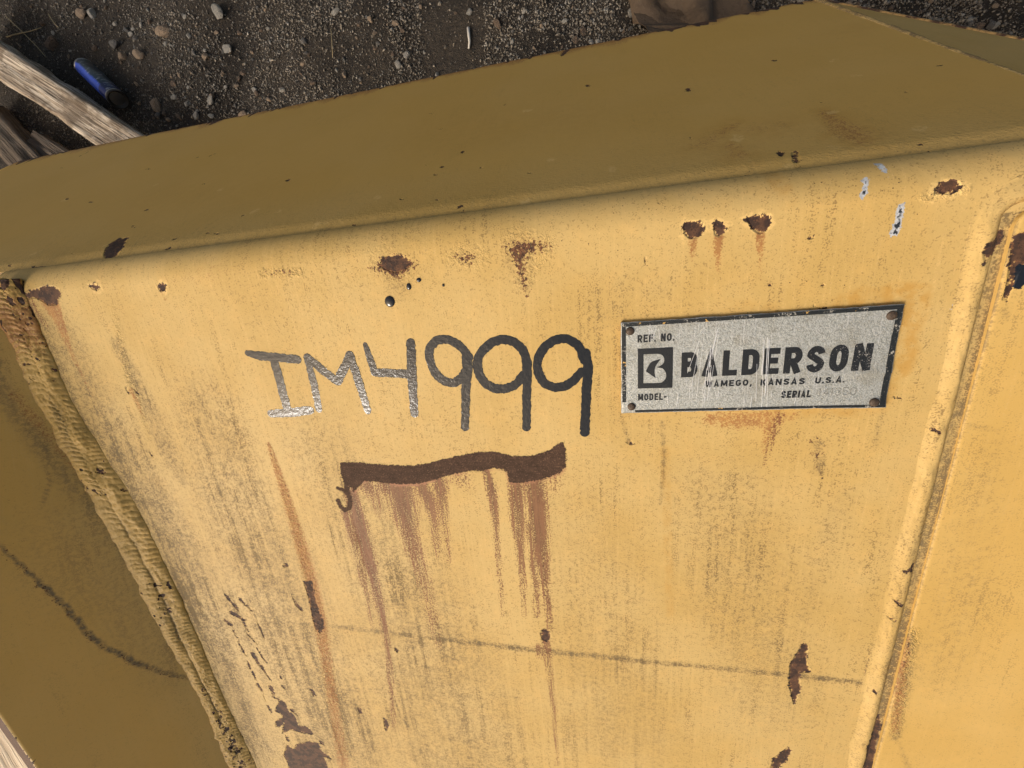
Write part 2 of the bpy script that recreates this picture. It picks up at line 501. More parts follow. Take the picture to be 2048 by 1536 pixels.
DASH = [((453,1193),(475,1220),3),((480,1200),(503,1221),2.6),((463,1226),(488,1240),4),((450,1242),(463,1252),3.5),((515,1246),(530,1280),1.3),
        ((487,1247),(496,1262),2.4),((466,1262),(473,1275),2),((494,1268),(515,1290),1.2),((476,1284),(492,1312),1.8),((513,1297),(532,1326),1.3),
        ((505,1308),(518,1330),4),((522,1332),(533,1350),3),((496,1325),(500,1338),2.4),((505,1345),(512,1360),2),((535,1352),(540,1360),1.5),
        ((515,1370),(524,1382),3),((541,1374),(547,1388),4.2),((527,1390),(532,1402),1.6),((546,1394),(560,1400),2),((536,1412),(543,1424),2.2),
        ((560,1353),(563,1358),1.5),((565,1374),(570,1379),2),((583,1420),(594,1430),2.6),((641,1483),(648,1490),1.6),((576,1480),(573,1470),2.0),
        ((1788,793),(1802,797),1),((1766,770),(1768,785),1.2),
        ((1908,857),(1913,855),2),((790,1297),(796,1304),2),((1255,884),(1263,889),2.4),((1618,476),(1626,475),2.4),((1262,884),(1261,888),2),
        ((1290,515),(1291,525),1.6),((1538,568),(1541,570),2),((1645,570),(1648,572),2.4),((1636,617),(1650,619),2),((1628,610),(1630,616),1.5),
        ((270,780),(276,786),2),((253,776),(258,786),2.5),((300,905),(308,914),1.3),((640,1262),(640,1263),3)]
for a, b, r in DASH:
    q = px(a, b); add_caps(f['rust'], P, q, [local_r(a, r), local_r(b, r * 0.7)])
for p in ([(735,534),(760,514),(800,506),(835,518),(842,535),(815,550),(795,566),(765,552),(745,545)],
          [(1006,497),(1028,477),(1060,474),(1092,480),(1114,490),(1106,504),(1075,508),(1058,520),(1055,560),(1062,590),(1054,602),(1044,582),(1030,550),(1020,520)],
          [(1616,872),(1642,878),(1640,888),(1620,887)], [(1622,903),(1648,906),(1644,916),(1624,917)], [(1632,930),(1650,955),(1645,958)],
          [(525,545),(560,538),(598,540),(596,550),(560,553)], [(905,510),(935,500),(962,512),(955,528),(920,530)],
          [(1800,1290),(1822,1262),(1836,1272),(1826,1320),(1812,1345),(1795,1350)]):
    add_poly(f['ragged'], P, px(*p))
for off_, sg in ((-7, 1), (8, 1)):
    ln_ = [(538, 888), (560, 950), (590, 1050), (615, 1135), (640, 1240), (655, 1330), (668, 1420), (685, 1500)]
    add_caps(f['ragged'], P, px(*[(x + off_ * min(1, (y - 870) / 120), y) for x, y in ln_]), [0.0003] * len(ln_))
f['ragged'] = np.where(f['ragged'] < 0.02, f['ragged'] + 0.0035, f['ragged'])

STROKE = [(680,925),(690,924),(715,925),(745,928),(780,930),(810,932),(840,929),(865,925),(885,918),(905,915),(930,909),(950,905),(975,903),(1000,906),
 (1025,912),(1045,913),(1065,911),(1085,906),(1105,896),(1120,886),(1128,886),(1132,900),(1133,920),(1131,935),(1120,946),(1100,954),(1080,960),(1060,964),
 (1035,967),(1018,965),(1014,945),(1000,938),(985,937),(965,943),(950,942),(930,944),(915,947),(900,950),(880,957),(850,965),(835,968),(800,969),(775,967),
 (750,963),(728,963),(716,975),(707,985),(704,975),(690,972),(688,965),(682,950),(681,935)]
add_poly(f['paint'], P, px(*STROKE))
hook = [(692,968),(696,985),(701,1000),(699,1014),(689,1020),(681,1012),(676,1001)]
add_caps(f['paint'], P, px(*hook), [local_r((690,990), 4.5)] * len(hook))
add_caps(f['paint'], P, px((677,976),(688,981),(698,990)), [local_r((690,990), 4)] * 3)
add_soft(f['pinkrim'], P, px((720,975),(850,978),(960,955),(1130,950)), [pr(30)] * 4, [0.8, 0.8, 0.5, 0.6])

DRIP = [
 [(703,988,12,1),(718,1050,15,1),(735,1110,13,.95),(750,1165,10,.85),(764,1225,8,.75),(775,1290,6,.55),(785,1400,5,.42),(788,1460,4,.25)],
 [(692,1025,10,.75),(712,1100,9,.55),(732,1180,7,.4),(748,1260,5,.25)],
 [(735,972,16,.75),(750,990,16,.5),(765,1030,12,.25)],
 [(770,972,18,.8),(800,980,26,1),(810,1030,22,.9),(822,1075,16,.7),(838,1130,14,.5),(860,1200,12,.36),(875,1290,9,.2)],
 [(845,972,18,.85),(857,1000,14,.8),(866,1040,10,.5),(880,1110,8,.3)],
 [(878,966,14,.9),(884,1000,12,.7),(890,1045,8,.45),(897,1120,6,.25)],
 [(920,955,20,.4),(935,975,14,.2)],
 [(972,944,7,.9),(982,975,9,.95),(988,1010,7,.85),(993,1065,5,.6),(1000,1150,5,.4),(1005,1230,4,.25)],
 [(1032,970,14,.95),(1036,1040,13,.85),(1041,1095,9,.65),(1045,1150,7,.45),(1050,1230,6,.25)],
 [(1070,966,19,1),(1076,1040,17,1),(1082,1100,14,.9),(1088,1160,10,.72),(1096,1215,8,.55),(1102,1260,6,.4)],
 [(1060,1050,9,.7),(1068,1130,7,.62),(1074,1230,6,.42)], [(1110,955,12,.45),(1112,985,8,.2)],
 [(1092,1283,8,.75),(1098,1330,6,.55),(1108,1420,5,.36),(1115,1530,5,.28)],
 [(1082,1295,10,.55),(1082,1308,10,.5)],
 [(60,605,10,.5),(90,650,6,.35)],
 [(1560,835,10,.4),(1545,880,8,.3),(1530,930,6,.22)],
]
for d in DRIP:
    q = px(*[(a, b) for a, b, _, _ in d]); add_soft(f['streak'], P, q, [local_r((a, b), r) for a, b, r, _ in d], [s for *_, s in d], 0.85)
ORANGE = [
 [(1385,478,9,.8),(1385,500,7,.6),(1386,520,4,.3)], [(1437,475,9,.9),(1435,500,8,.8),(1435,525,5,.5),(1437,560,3,.2)],
 [(1520,466,10,.8),(1520,490,8,.75),(1521,515,5,.4),(1522,560,3,.2)],
 [(95,605,16,.8),(112,632,11,.75),(130,680,7,.5),(150,720,5,.4),(190,800,3,.25)], [(113,606,6,.8),(138,690,4,.6),(160,740,3,.3)],
 [(538,885,4,.5),(548,915,7,.62),(560,950,9,.66),(575,1000,10,.62),(590,1050,12,.64),(603,1095,13,.68),(615,1135,13,.66),(628,1180,13,.7),(640,1240,13,.7),(648,1285,12,.62),(655,1330,11,.58),(664,1390,11,.55),(674,1450,11,.52),(690,1545,12,.5)],
 [(1420,838,16,.5),(1480,842,20,.55),(1545,838,20,.6),(1590,832,12,.3)], [(1540,850,14,.55),(1530,905,7,.3)],
 [(322,580,6,.5),(330,598,3,.3)], [(10,600,12,.7),(25,640,8,.5),(45,690,5,.4)], [(186,578,6,.3),(196,594,4,.2)],
 [(345,560,10,.15),(420,545,30,.18),(500,540,10,.1)], [(262,780,5,.5),(272,800,5,.6),(285,830,5,.3)],
 [(1560,345,20,.12),(1570,380,20,.15)],
]
for d in ORANGE:
    q = px(*[(a, b) for a, b, _, _ in d]); add_soft(f['orange'], P, q, [local_r((a, b), r) for a, b, r, _ in d], [s for *_, s in d], 0.7)
GRIME = [
 [(372,1218,7,.55),(450,1228,6,.5),(560,1240,4,.4),(650,1250,5,.6),(760,1263,6,.75),(850,1275,7,.8),(950,1285,7,.75),(1100,1303,7,.75),(1200,1312,8,.8),(1300,1324,7,.75),(1400,1333,6,.65),(1520,1345,8,.8),(1600,1352,9,.8),(1720,1366,5,.6)],
 [(620,1372,3,.35),(800,1380,3,.35),(1040,1396,3,.3)],
 [(70,640,10,.35),(110,720,14,.45),(165,810,17,.6),(225,920,17,.6),(285,1010,13,.45),(340,1120,10,.35),(372,1200,10,.3)],
 [(150,680,12,.35),(215,800,16,.35),(300,950,18,.3),(380,1100,14,.25)],
 [(235,690,12,.5),(270,760,16,.5),(310,840,22,.5),(345,920,20,.5),(365,965,12,.4)],
 [(310,990,2.5,.7),(340,1050,3,.85),(375,1130,2.5,.7),(395,1180,2,.4)],
 [(385,1120,16,.35),(430,1200,18,.4),(480,1280,20,.4)], [(455,1200,22,.45),(500,1290,20,.45),(535,1370,15,.4)],
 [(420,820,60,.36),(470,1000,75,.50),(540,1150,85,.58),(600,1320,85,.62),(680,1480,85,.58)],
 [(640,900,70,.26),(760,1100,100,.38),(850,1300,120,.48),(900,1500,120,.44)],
 [(1325,845,4,.55),(1328,900,4,.65),(1326,960,4,.6),(1320,1010,3,.4)], [(1315,1240,3,.3),(1310,1370,3,.32),(1305,1536,3,.3)],
 [(1242,830,3,.6),(1250,860,2.5,.5),(1258,884,3,.6)], [(1765,820,3,.35),(1755,870,5,.35),(1750,900,4,.2)],
 [(1440,1000,90,.22),(1480,1150,100,.26),(1540,1400,100,.22)], [(1150,1000,80,.12),(1200,1200,100,.2),(1230,1450,110,.24)], [(1610,1230,24,.2),(1640,1120,30,.2),(1690,1000,30,.16)],
 [(1030,500,30,.25),(1045,560,20,.3)], [(785,540,32,.2),(800,575,22,.35)],
 [(1240,600,60,.12),(1300,580,40,.1)], [(1640,890,14,.35),(1640,940,12,.3)],
 [(788,1395,3,.5),(800,1430,3,.6),(830,1470,3,.6),(860,1536,3,.4)], [(668,1400,12,.5),(682,1470,13,.6),(690,1536,14,.6)],
 [(640,1300,10,.3),(655,1400,10,.35)],
 [(2003,560,11,1.3),(1950,780,11,1.3),(1880,1080,11,1.4),(1800,1380,10,1.4),(1765,1520,10,1.3)],
 [(100,680,60,.5),(200,880,70,.7),(320,1080,65,.75),(410,1280,60,.75),(490,1480,55,.7)],  # wide soft darkening alongside the left weld
]
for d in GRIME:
    q = px(*[(a, b) for a, b, _, _ in d]); add_soft(f['grime_shade'], P, q, [local_r((a, b), r) for a, b, r, _ in d], [s for *_, s in d], 0.8)
f['grime_shade'] = f['grime_shade'] * (0.35 + 1.15 * fnoise(P[:, 0] * 110, P[:, 1] * 110, 17, 3))
vall = np.clip((P[:, 0] - 0.2405) / 0.002, 0, 1) * (P[:, 0] < 0.27) * (0.35 + 0.85 * fnoise(P[:, 0] * 60, P[:, 1] * 60, 18, 3)) * (P[:, 1] < 0.012)  # dark strip along the floor beside the doubler
f['grime_shade'] = np.maximum(f['grime_shade'], vall)
SPECK = [[(1240,390,60),(1340,430,60),(1420,400,40)],[(1560,570,60),(1700,580,60)],[(1650,350,50),(1850,400,60)],[(1050,430,40),(1260,520,60)],[(1300,620,40),(1420,600,30)],[(1370,850,30),(1600,850,30)],[(60,680,30),(180,900,30)]]
for d in SPECK:
    add_soft(f['speck'], P, px(*[(a, b) for a, b, _ in d]), [local_r((a, b), r) for a, b, r in d], [0.9] * len(d), 0.9)
# the paint kept its colour round the nameplate
NPC = px((1240,643),(1803,609),(1765,812),(1243,825))
nu0, nu1 = float(NPC[[0, 3], 0].mean()), float(NPC[[1, 2], 0].mean())
nv0, nv1 = float(NPC[[2, 3], 1].mean()), float(NPC[[0, 1], 1].mean())
amb = np.full(len(P), FAR); add_poly(amb, P, np.array([(nu0, nv0), (nu1, nv0), (nu1, nv1), (nu0, nv1)]))
edge_n = fnoise(P[:, 0] * 28, P[:, 1] * 28, 3, 4)
side_n = np.clip((P[:, 0] - nu0 - 0.03) / 0.12, 0.2, 1)
f['amber'] = np.clip((-0.004 + 0.026 * edge_n - amb) / 0.005, 0, 1) * np.clip(edge_n * 2.2 - 0.5, 0, 1) * side_n
add_soft(f['amber'], P, px((1560,330),(1572,370),(1575,400)), [local_r((1560,380), 20)] * 3, [.6, .55, .2], 0.3)
add_soft(f['amber'], P, px((1330,900),(1335,1050),(1340,1230)), [local_r((1330,1000), 9)] * 3, [.5, .45, .4], 0.4)
ROUGH = [[(225,610,6,.5),(240,680,8,.8),(258,760,9,1),(275,800,8,1),(300,880,5,.5)], [(540,890,4,.8),(590,1050,11,1),(640,1240,12,1),(660,1380,12,1),(685,1500,15,1)],
         [(525,547,10,.8),(600,545,10,.8)], [(560,1250,4,.3),(900,1283,5,.5),(1300,1326,5,.5),(1700,1366,5,.4)], [(760,520,40,.35),(800,540,40,.35)],
         [(910,515,25,.45),(960,515,25,.45)], [(1030,490,35,.5),(1090,490,25,.5),(1045,560,20,.5)], [(620,500,120,.12),(760,500,120,.12)], [(1850,395,12,.6),(1935,380,10,.5)]]
for d in ROUGH:
    add_soft(f['rough'], P, px(*[(a, b) for a, b, _, _ in d]), [local_r((a, b), r) for a, b, r, _ in d], [s for *_, s in d], 0.5)
for p in ([(1776,319),(1788,317),(1792,325),(1788,338),(1785,349),(1780,340),(1777,330)],
          [(1738,350),(1745,349),(1743,365),(1739,380),(1732,394),(1722,398),(1718,385),(1727,378),(1728,365)],
          [(1797,410),(1808,408),(1812,418),(1806,432),(1804,450),(1801,462),(1796,473),(1782,475),(1777,468),(1786,455),(1790,435),(1793,420)],
          [(1900,618),(1908,609),(1920,607),(1927,612),(1915,619)]):
    add_poly(f['chip'], P, px(*p))
G = np.stack([U, Vg, Wg], -1)
me, nv = grid_slab('front_panel', G, (0, 0, -0.012), MAT['panel'], MAT['edge'])
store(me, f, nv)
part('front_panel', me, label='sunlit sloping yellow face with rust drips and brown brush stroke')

# --- top flange: folded away behind the roll, long narrow plate
FL_A = R(55)
def flange_prof(L):
    L = np.asarray(L, float)
    Ls = np.linspace(0, 0.6, 2401)
    a = np.where(Ls < 0.009, R(46), np.where(Ls > 0.017, FL_A, R(46) + (FL_A - R(46)) * (Ls - 0.009) / 0.008))
    dv = np.cumsum(np.cos(a)) * (Ls[1]); dw = -np.cumsum(np.sin(a)) * (Ls[1])
    return CREASE_V - 0.0005 + np.interp(L, Ls, dv), CREASE_W - 0.0012 + np.interp(L, Ls, dw)
def on_flange(pts):
    v1, w1 = flange_prof(0.05)
    X = on_plane(pts, (0, float(v1), float(w1)), (0, math.sin(FL_A), math.cos(FL_A)))
    L = 0.05 + (X - np.array([0, v1, w1])) @ np.array([0, math.cos(FL_A), -math.sin(FL_A)])
    return np.stack([X[:, 0], L], 1)
LTOP = float(on_flange([(820, 163)])[0, 1])
rdg = on_flange([(1690, 20), (2048, 150)])
rk = (rdg[1, 0] - rdg[0, 0]) / (rdg[1, 1] - rdg[0, 1])
def u_right(L): return rdg[0, 0] + rk * (L - rdg[0, 1])
Ls = np.concatenate([np.linspace(0, 0.02, 17), np.arange(0.022, LTOP, 0.0022), [LTOP]])
cols = np.concatenate([np.linspace(0, 0.28, 60)[:-1], np.linspace(0.28, 1, 560)])
UL = -1.12
Lg = np.repeat(Ls[:, None], len(cols), 1)
Ug = UL + (u_right(Ls)[:, None] - UL) * cols[None, :]
wav = (fnoise(Ug * 60, Lg * 60, 21, 3) - 0.5) * 0.004
Lq = Lg + wav * np.exp(-((Lg - 0.013) / 0.006) ** 2)            # uneven lip
edge_w = (fnoise(Ug * 45, Lg * 0, 33, 4) - 0.5) * 0.0020
Lq = Lq + edge_w * np.clip((Lg - LTOP + 0.02) / 0.02, 0, 1)
VF, WF = flange_prof(np.clip(Lq, 0, 0.6))
WF = WF + (fnoise(Ug * 9, Lg * 9, 41, 2) - 0.5) * 0.0006
Gf = np.stack([Ug, VF, WF], -1)
Pf = np.stack([Ug.ravel(), Lg.ravel()], 1)
ff = new_fields(len(Pf))
for p in ([(257,474),(235,478),(218,488),(205,507),(206,514),(228,512),(245,495)], [(1120,108),(1135,98),(1140,100),(1124,113)],
          [(0,545),(28,540),(20,548),(0,556)], [(60,531),(88,529),(70,536)]):
    add_poly(ff['rust'], Pf, on_flange(p))
for a, b, r in (((707,470),(709,468),2),((925,305),(927,304),2),((1174,170),(1176,172),2),((1375,178),(1379,182),2.2),((1590,305),(1592,320),2.5),((1560,305),(1562,309),2),
                ((575,360),(577,362),2),((1640,360),(1650,350),1.5),((420,312),(428,308),1.5),((395,315),(400,312),1.2),((160,312),(180,302),2),((195,290),(212,280),2.2),
                ((628,200),(640,190),1.6),((335,262),(345,255),1.4),((480,235),(500,222),1.6),((788,170),(791,167),2.4),((930,140),(935,138),1.6)):
    add_caps(ff['rust'], Pf, on_flange([a, b]), [0.0016 * r / 2] * 2)
teeth = LTOP + 0.002 - 0.028 * np.clip(fnoise(Pf[:, 0] * 85, Pf[:, 0] * 0, 51, 3) * 0.6 + fnoise(Pf[:, 0] * 9, Pf[:, 0] * 0, 52, 2) * 0.4 - 0.47, 0, 1) * 4 - Pf[:, 1]
ff['rust'] = np.minimum(ff['rust'], np.clip(teeth, -FAR, FAR) + 0.0012)
ff['orange'] = 0.8 * np.clip(1 - (LTOP - Pf[:, 1]) / (0.006 + 0.07 * fnoise(Pf[:, 0] * 40, Pf[:, 0] * 0, 54, 3) ** 2), 0, 1)
ff['clean_lift'] = (0.68 + 0.25 * fnoise(Pf[:, 0] * 6, Pf[:, 1] * 6, 53, 2)) * np.clip(0.55 + Pf[:, 1] / 0.2, 0, 1)
ff['rough'] = 0.16 * np.exp(-((Pf[:, 1] - 0.012) / 0.01) ** 2) + 0.06 * np.clip((0.16 - Pf[:, 1]) / 0.14, 0, 1)
ff['grime_shade'] = 0.20 * np.exp(-(Pf[:, 1] / 0.006) ** 2)
ff['speck'] = 0.75 * np.exp(-(Pf[:, 1] / 0.04) ** 2)
for d in ([(1470,250,10,.3),(1400,290,20,.25)], [(1650,225,10,.35),(1700,265,22,.4),(1730,285,12,.3)], [(1460,290,12,.3),(1480,310,14,.3)], [(1500,260,20,.2),(1560,250,20,.2)]):
    add_soft(ff['orange'], Pf, on_flange([(a, b) for a, b, _, _ in d]), [r / 1900 for _, _, r, _ in d], [s for *_, s in d], 0.9)
for d in ([(1470,245,14,.6),(1400,292,24,.5)], [(1645,222,12,.6),(1700,265,26,.75),(1735,288,16,.6)], [(1455,285,16,.6),(1480,312,18,.6)], [(1500,262,26,.4),(1570,250,26,.4)], [(1700,60,30,.35),(1760,40,20,.3)], [(300,400,60,.2),(520,380,60,.2)], [(900,260,80,.2),(1150,230,60,.25)]):
    add_soft(ff['amber'], Pf, on_flange([(a, b) for a, b, _, _ in d]), [r / 1500 for _, _, r, _ in d], [s for *_, s in d], 0.95)
for k in range(70):                                             # small nicks and grit
    x_ = random.uniform(20, 1900); y_ = 545 - 0.129 * x_ - random.random() ** 1.6 * 230
    q_ = on_flange([(x_, y_), (x_ + random.uniform(-5, 5), y_ + random.uniform(-2, 2))])
    add_caps(ff['rust' if k % 3 else 'halo'], Pf, q_, [random.uniform(0.0004, 0.0012)] * 2)
me, nv = grid_slab('top_flange', Gf, (0, -0.007, -0.006), MAT['panel'], MAT['edge'])
store(me, ff, nv)
part('top_flange', me, label='shaded yellow top flange with rusty chipped edge')

# --- end plate beyond the ridge at the flange's right end
def fl3(u, L):
    v, w = flange_prof(L); return np.array([u, float(v), float(w)])
A = fl3(u_right(LTOP + 0.004), LTOP + 0.004); Bp = fl3(u_right(0.0), 0.0)
c0 = np.array([0, 0, EYE])
tgt = on_plane([(2048, 80)], (0, *[float(q) for q in flange_prof(0.1)]), (0, math.sin(FL_A), math.cos(FL_A)))[0]
Cc = c0 + (tgt - c0) * 1.22
dirA = (Cc - A); Cx = A + dirA * 1.7
nrm_e = np.cross(Bp - A, Cx - A); nrm_e /= np.linalg.norm(nrm_e)
if nrm_e @ (c0 - A) < 0: nrm_e = -nrm_e
sv = np.linspace(0, 1, 120)
line_r = A[None] + (Bp - A)[None] * sv[:, None]
line_o = A[None] + (Cx - A)[None] * sv[:, None]
jit = (fnoise(sv * 60, sv * 0, 71, 3) - 0.5)[:, None] * 0.003
outw = np.cross(nrm_e, dirA / np.linalg.norm(dirA)); 
if outw @ (Bp - A) > 0: outw = -outw
rows = [line_r + (line_o - line_r) * t for t in np.linspace(0, 1, 30)]
Ge = np.stack(rows, 0)
Ge[-1] += jit * outw
me, nv = grid_slab('end_plate', Ge, -nrm_e * 0.010, MAT['plain'], MAT['edge'])
part('end_plate', me, label='dark shaded end plate with pale worn edge')
# its rounded worn edge
rr_ = 0.0055
th = np.linspace(-0.35 * math.pi, 0.75 * math.pi, 9)
mid = line_o + jit * outw - nrm_e * 0.004
Gb = np.stack([mid + outw * (rr_ * math.cos(t)) + nrm_e * (rr_ * math.sin(t)) for t in th], 0)
me, nv = grid_slab('plate_edge', Gb, -nrm_e * 0.004 , MAT['edge'], MAT['edge'])
part('plate_edge', me)
# bead along the ridge
rb = 0.0040
tang = (Bp - A) / np.linalg.norm(Bp - A)
n1 = np.array([0, math.sin(FL_A), math.cos(FL_A)]); b1 = np.cross(n1, tang)
s2 = np.linspace(-0.01, 1, 260)
rad = rb * (0.85 + 0.3 * fnoise(s2 * 50, s2 * 0, 81, 3))
ctr = A[None] + (Bp - A)[None] * s2[:, None] - n1 * 0.0020
th = np.linspace(0, 2 * math.pi, 15)
Gr = np.stack([ctr + (n1 * math.sin(t) + b1 * math.cos(t)) * rad[:, None] for t in th], 0)
me, nv = grid_slab('ridge_bead', Gr, n1 * -0.0005, MAT['panel'])
fr = new_fields(Gr.shape[0] * Gr.shape[1])
fr['grime_shade'] = 0.85 * np.tile(0.4 + 0.8 * fnoise(s2 * 40, s2 * 0, 82, 3), Gr.shape[0])
store(me, fr, nv)
part('ridge_bead', me)

# --- left cheek plate standing up from the panel
VC = [0.06, 0.02, -0.08, -0.2, -0.33, -0.48, -0.6, -0.76]
UC = [-0.533, -0.532, -0.530, -0.508, -0.498, -0.490, -0.486, -0.482]
def u_cheek(v): return np.interp(v, VC[::-1], UC[::-1])
CH_H = 0.1400; CH_G = R(38)
vs_ = np.arange(-0.76, 0.045, 0.0026); hs = np.linspace(0, CH_H, 62)
Vc, Hc_ = np.meshgrid(vs_, hs)
sm_u = np.convolve(np.pad(u_cheek(vs_), 12, 'edge'), np.ones(25) / 25, 'valid')
Uc = np.repeat(sm_u[None], len(hs), 0) + (fnoise(Vc * 9, Hc_ * 9, 91, 2) - 0.5) * 0.002
Hq = Hc_ * np.clip((0.05 - Vc) / 0.07, 0.12, 1)
Gc = np.stack([Uc - Hq * math.sin(CH_G), Vc, Hq * math.cos(CH_G)], -1)
Pc = np.stack([Vc.ravel(), Hc_.ravel()], 1)
fc = new_fields(len(Pc))
def on_cheek(pts):
    X = on_plane(pts, (-0.518, -0.14, 0), (math.cos(CH_G), -0.085, math.sin(CH_G))); return X[:, 1:] / np.array([1, math.cos(CH_G)])
d = [(-40,1080,4,.8),(0,1118,5,.9),(30,1150,6,.95),(60,1182,7,1),(90,1220,8,.9),(115,1255,9,.95),(140,1280,9,.95),(180,1303,10,.95),(220,1322,11,.95),(250,1335,9,.85),(300,1345,7,.7),(365,1348,7,.6)]
fine = catmull([(a, b) for a, b, _, _ in d], 4)
rr2 = np.interp(np.linspace(0, 1, len(fine)), np.linspace(0, 1, len(d)), [r for _, _, r, _ in d]); ss2 = np.interp(np.linspace(0, 1, len(fine)), np.linspace(0, 1, len(d)), [s for *_, s in d])
fq = on_cheek(fine); jq = (fnoise(np.arange(len(fq)) * 0.8, np.zeros(len(fq)), 96, 2) - 0.5) * 0.003
fq[:, 1] += jq
add_soft(fc['grime_shade'], Pc, fq, rr2 / 3800, ss2 * 1.25, 0.4)
add_caps(fc['ragged'], Pc, fq + np.array([0.0, 0.0012]), [0.0011] * len(fq))
fc['ragged'] = np.where(fc['ragged'] < 0.02, fc['ragged'] + 0.0028, fc['ragged'])
for d in ([(100,930,2,.6),(92,965,2,.7),(75,1000,2,.6),(50,1028,2,.3)], [(0,690,18,.9),(15,740,16,.9),(35,790,14,.8),(60,850,10,.6)], [(70,850,16,.6),(150,990,20,.5),(230,1120,24,.5),(300,1250,22,.5),(380,1370,22,.55),(430,1480,20,.5)]):
    add_soft(fc['grime_shade'], Pc, on_cheek([(a, b) for a, b, _, _ in d]), [r / 2300 for _, _, r, _ in d], [s for *_, s in d], 0.9)
add_soft(fc['grime_shade'], Pc, on_cheek([(150,1080),(230,1200),(300,1300)]), [0.045, 0.04, 0.035], [.22, .25, .25], 0.9)
add_soft(fc['orange'], Pc, on_cheek([(60,790),(200,1010),(300,1200),(380,1360),(420,1440)]), [0.005] * 5, [.35, .45, .4, .55, .5], 0.9)
fc['clean_lift'] = np.clip(0.25 + Pc[:, 1] / 0.12, 0, 0.75)
fc['speck'] = 0.65 * np.clip(1 - Pc[:, 1] / 0.09, 0, 1)
rimr = CH_H + 0.0005 - 0.004 * fnoise(Pc[:, 0] * 40, Pc[:, 0] * 0, 95, 3) - Pc[:, 1]
fc['rust'] = np.minimum(fc['rust'], np.clip(rimr, -FAR, FAR) + 0.002)
me, nv = grid_slab('side_cheek', Gc, (-0.012, 0, 0), MAT['panel'], MAT['rust'])
store(me, fc, nv)
part('side_cheek', me, label='shaded yellow side cheek with dark tide line')

# --- double-pass weld in the corner of cheek and panel
vw = np.arange(-0.755, 0.042, 0.0007); qn = 46
ur = np.interp(vw, [-0.76, -0.59, -0.479, -0.326, -0.196, -0.079, 0.003, 0.05], [-0.466, -0.469, -0.478, -0.480, -0.488, -0.517, -0.516, -0.517])
ur = np.convolve(np.pad(ur, 40, 'edge'), np.ones(81) / 81, 'valid')
ul = np.interp(vw, vs_, sm_u)
wl = np.interp(vw, [-0.6, -0.48, -0.33, -0.2, -0.08, 0.0], [0.0127, 0.012, 0.015, 0.0157, 0.013, 0.0126])
ur = ur + (fnoise(vw * 90, vw * 0, 61, 2) - 0.5) * 0.003; wl = wl + (fnoise(vw * 80, vw * 0 + 4, 62, 2) - 0.5) * 0.003
Q = np.linspace(0, 1, qn)[:, None]
base_u = ur + (ul - ur) * Q; base_w = wl * Q
ul = ul - wl * math.tan(CH_G)
base_u = ur + (ul - ur) * Q
ln = np.hypot(ul - ur, wl); nu = wl / ln; nw = (ur - ul) / ln
split = 0.50 + 0.22 * (fnoise(vw * 9, vw * 0, 63, 3) - 0.5)
qa = np.where(Q < split, Q / split, (Q - split) / (1 - split))
two = np.clip(fnoise(vw * 7 + 2, vw * 0, 68, 2) * 2.2 - 0.6, 0.10, 0.75)[None]      # where the two passes stay apart
full = np.clip(1 - (2 * Q - 1) ** 2, 0, 1) ** 0.5
hump = two * np.clip(1 - (2 * qa - 1) ** 2, 0, 1) ** 0.45 * (0.55 + 0.45 * full) + (1 - two) * full
pace = np.cumsum(0.0007 / (0.0040 + 0.0045 * fnoise(vw * 35, vw * 0, 69, 2)))
ph = pace[None] + 0.55 * (2 * qa - 1) ** 2 + (fnoise(vw * 70, Q * 5 + vw * 0, 64, 2) - 0.5) * 0.5 + np.where(Q < split, 0.0, 0.45)
rip = 1 - (((ph % 1) - 0.5) * 2) ** 2
deep = 0.20 + 1.0 * fnoise(vw * 45, Q * 4 + vw * 0, 70, 2)
hh = 0.0032 * hump + 0.0011 * (rip - 0.6) * hump * deep + (fnoise(vw * 55, Q * 3 + vw * 0, 71, 3) - 0.5) * 0.0040 * hump + (fnoise(vw * 420, Q * 22 + vw * 0, 65, 2) - 0.5) * 0.0008 * hump - 0.0006
Gw = np.stack([base_u + nu * hh, np.repeat(vw[None], qn, 0), base_w + nw * hh], -1)
me, nv = grid_slab('corner_weld', Gw, (-0.004, 0, -0.004), MAT['panel'])
Pw = np.stack([np.repeat(vw[None], qn, 0).ravel(), np.repeat(Q, len(vw), 1).ravel()], 1)
fw = new_fields(len(Pw))
Qr = np.repeat(Q, len(vw), 1); sp2 = np.repeat(split[None], qn, 0)
wn_ = fnoise(np.repeat(vw[None], qn, 0) * 50, Qr * 2, 72, 3)
fw['grime_shade'] = (0.75 * two * np.exp(-((Qr - sp2) / 0.05) ** 2) * wn_ * 1.5 + 0.7 * np.exp(-((1 - Qr) / 0.05) ** 2) + 0.35 * np.clip(1 - rip, 0, 1) ** 2 * deep * wn_ + 0.18 * wn_).ravel()  # dirt, plus shade of ripple crevices and groove put into the colour
fw['clean_lift'] = np.full(len(Pw), 0.45)
lowv = np.clip((-0.44 - Pw[:, 0]) / 0.03, 0, 1)
pit = (fnoise(Pw[:, 0] * 260, Pw[:, 1] * 9, 66, 2) - 0.60) * -0.02
fw['rust'] = np.where((lowv > 0) & (np.abs(Pw[:, 1] - sp2.ravel()) < 0.18), pit + (1 - lowv) * 0.01, FAR)
flk = (0.74 - fnoise(Pw[:, 0] * 210, Pw[:, 1] * 8 + 3, 73, 2)) * 0.02 + 0.02 * (fnoise(Pw[:, 0] * 12, Pw[:, 1] * 0, 74, 2) < 0.55)
fw['rust'] = np.minimum(fw['rust'], flk)
topv = np.clip((Pw[:, 0] - 0.002) / 0.02, 0, 1)
fw['rust'] = np.minimum(fw['rust'], (0.52 - fnoise(Pw[:, 0] * 130, Pw[:, 1] * 6, 67, 2)) * 0.03 + (1 - topv) * 0.02)
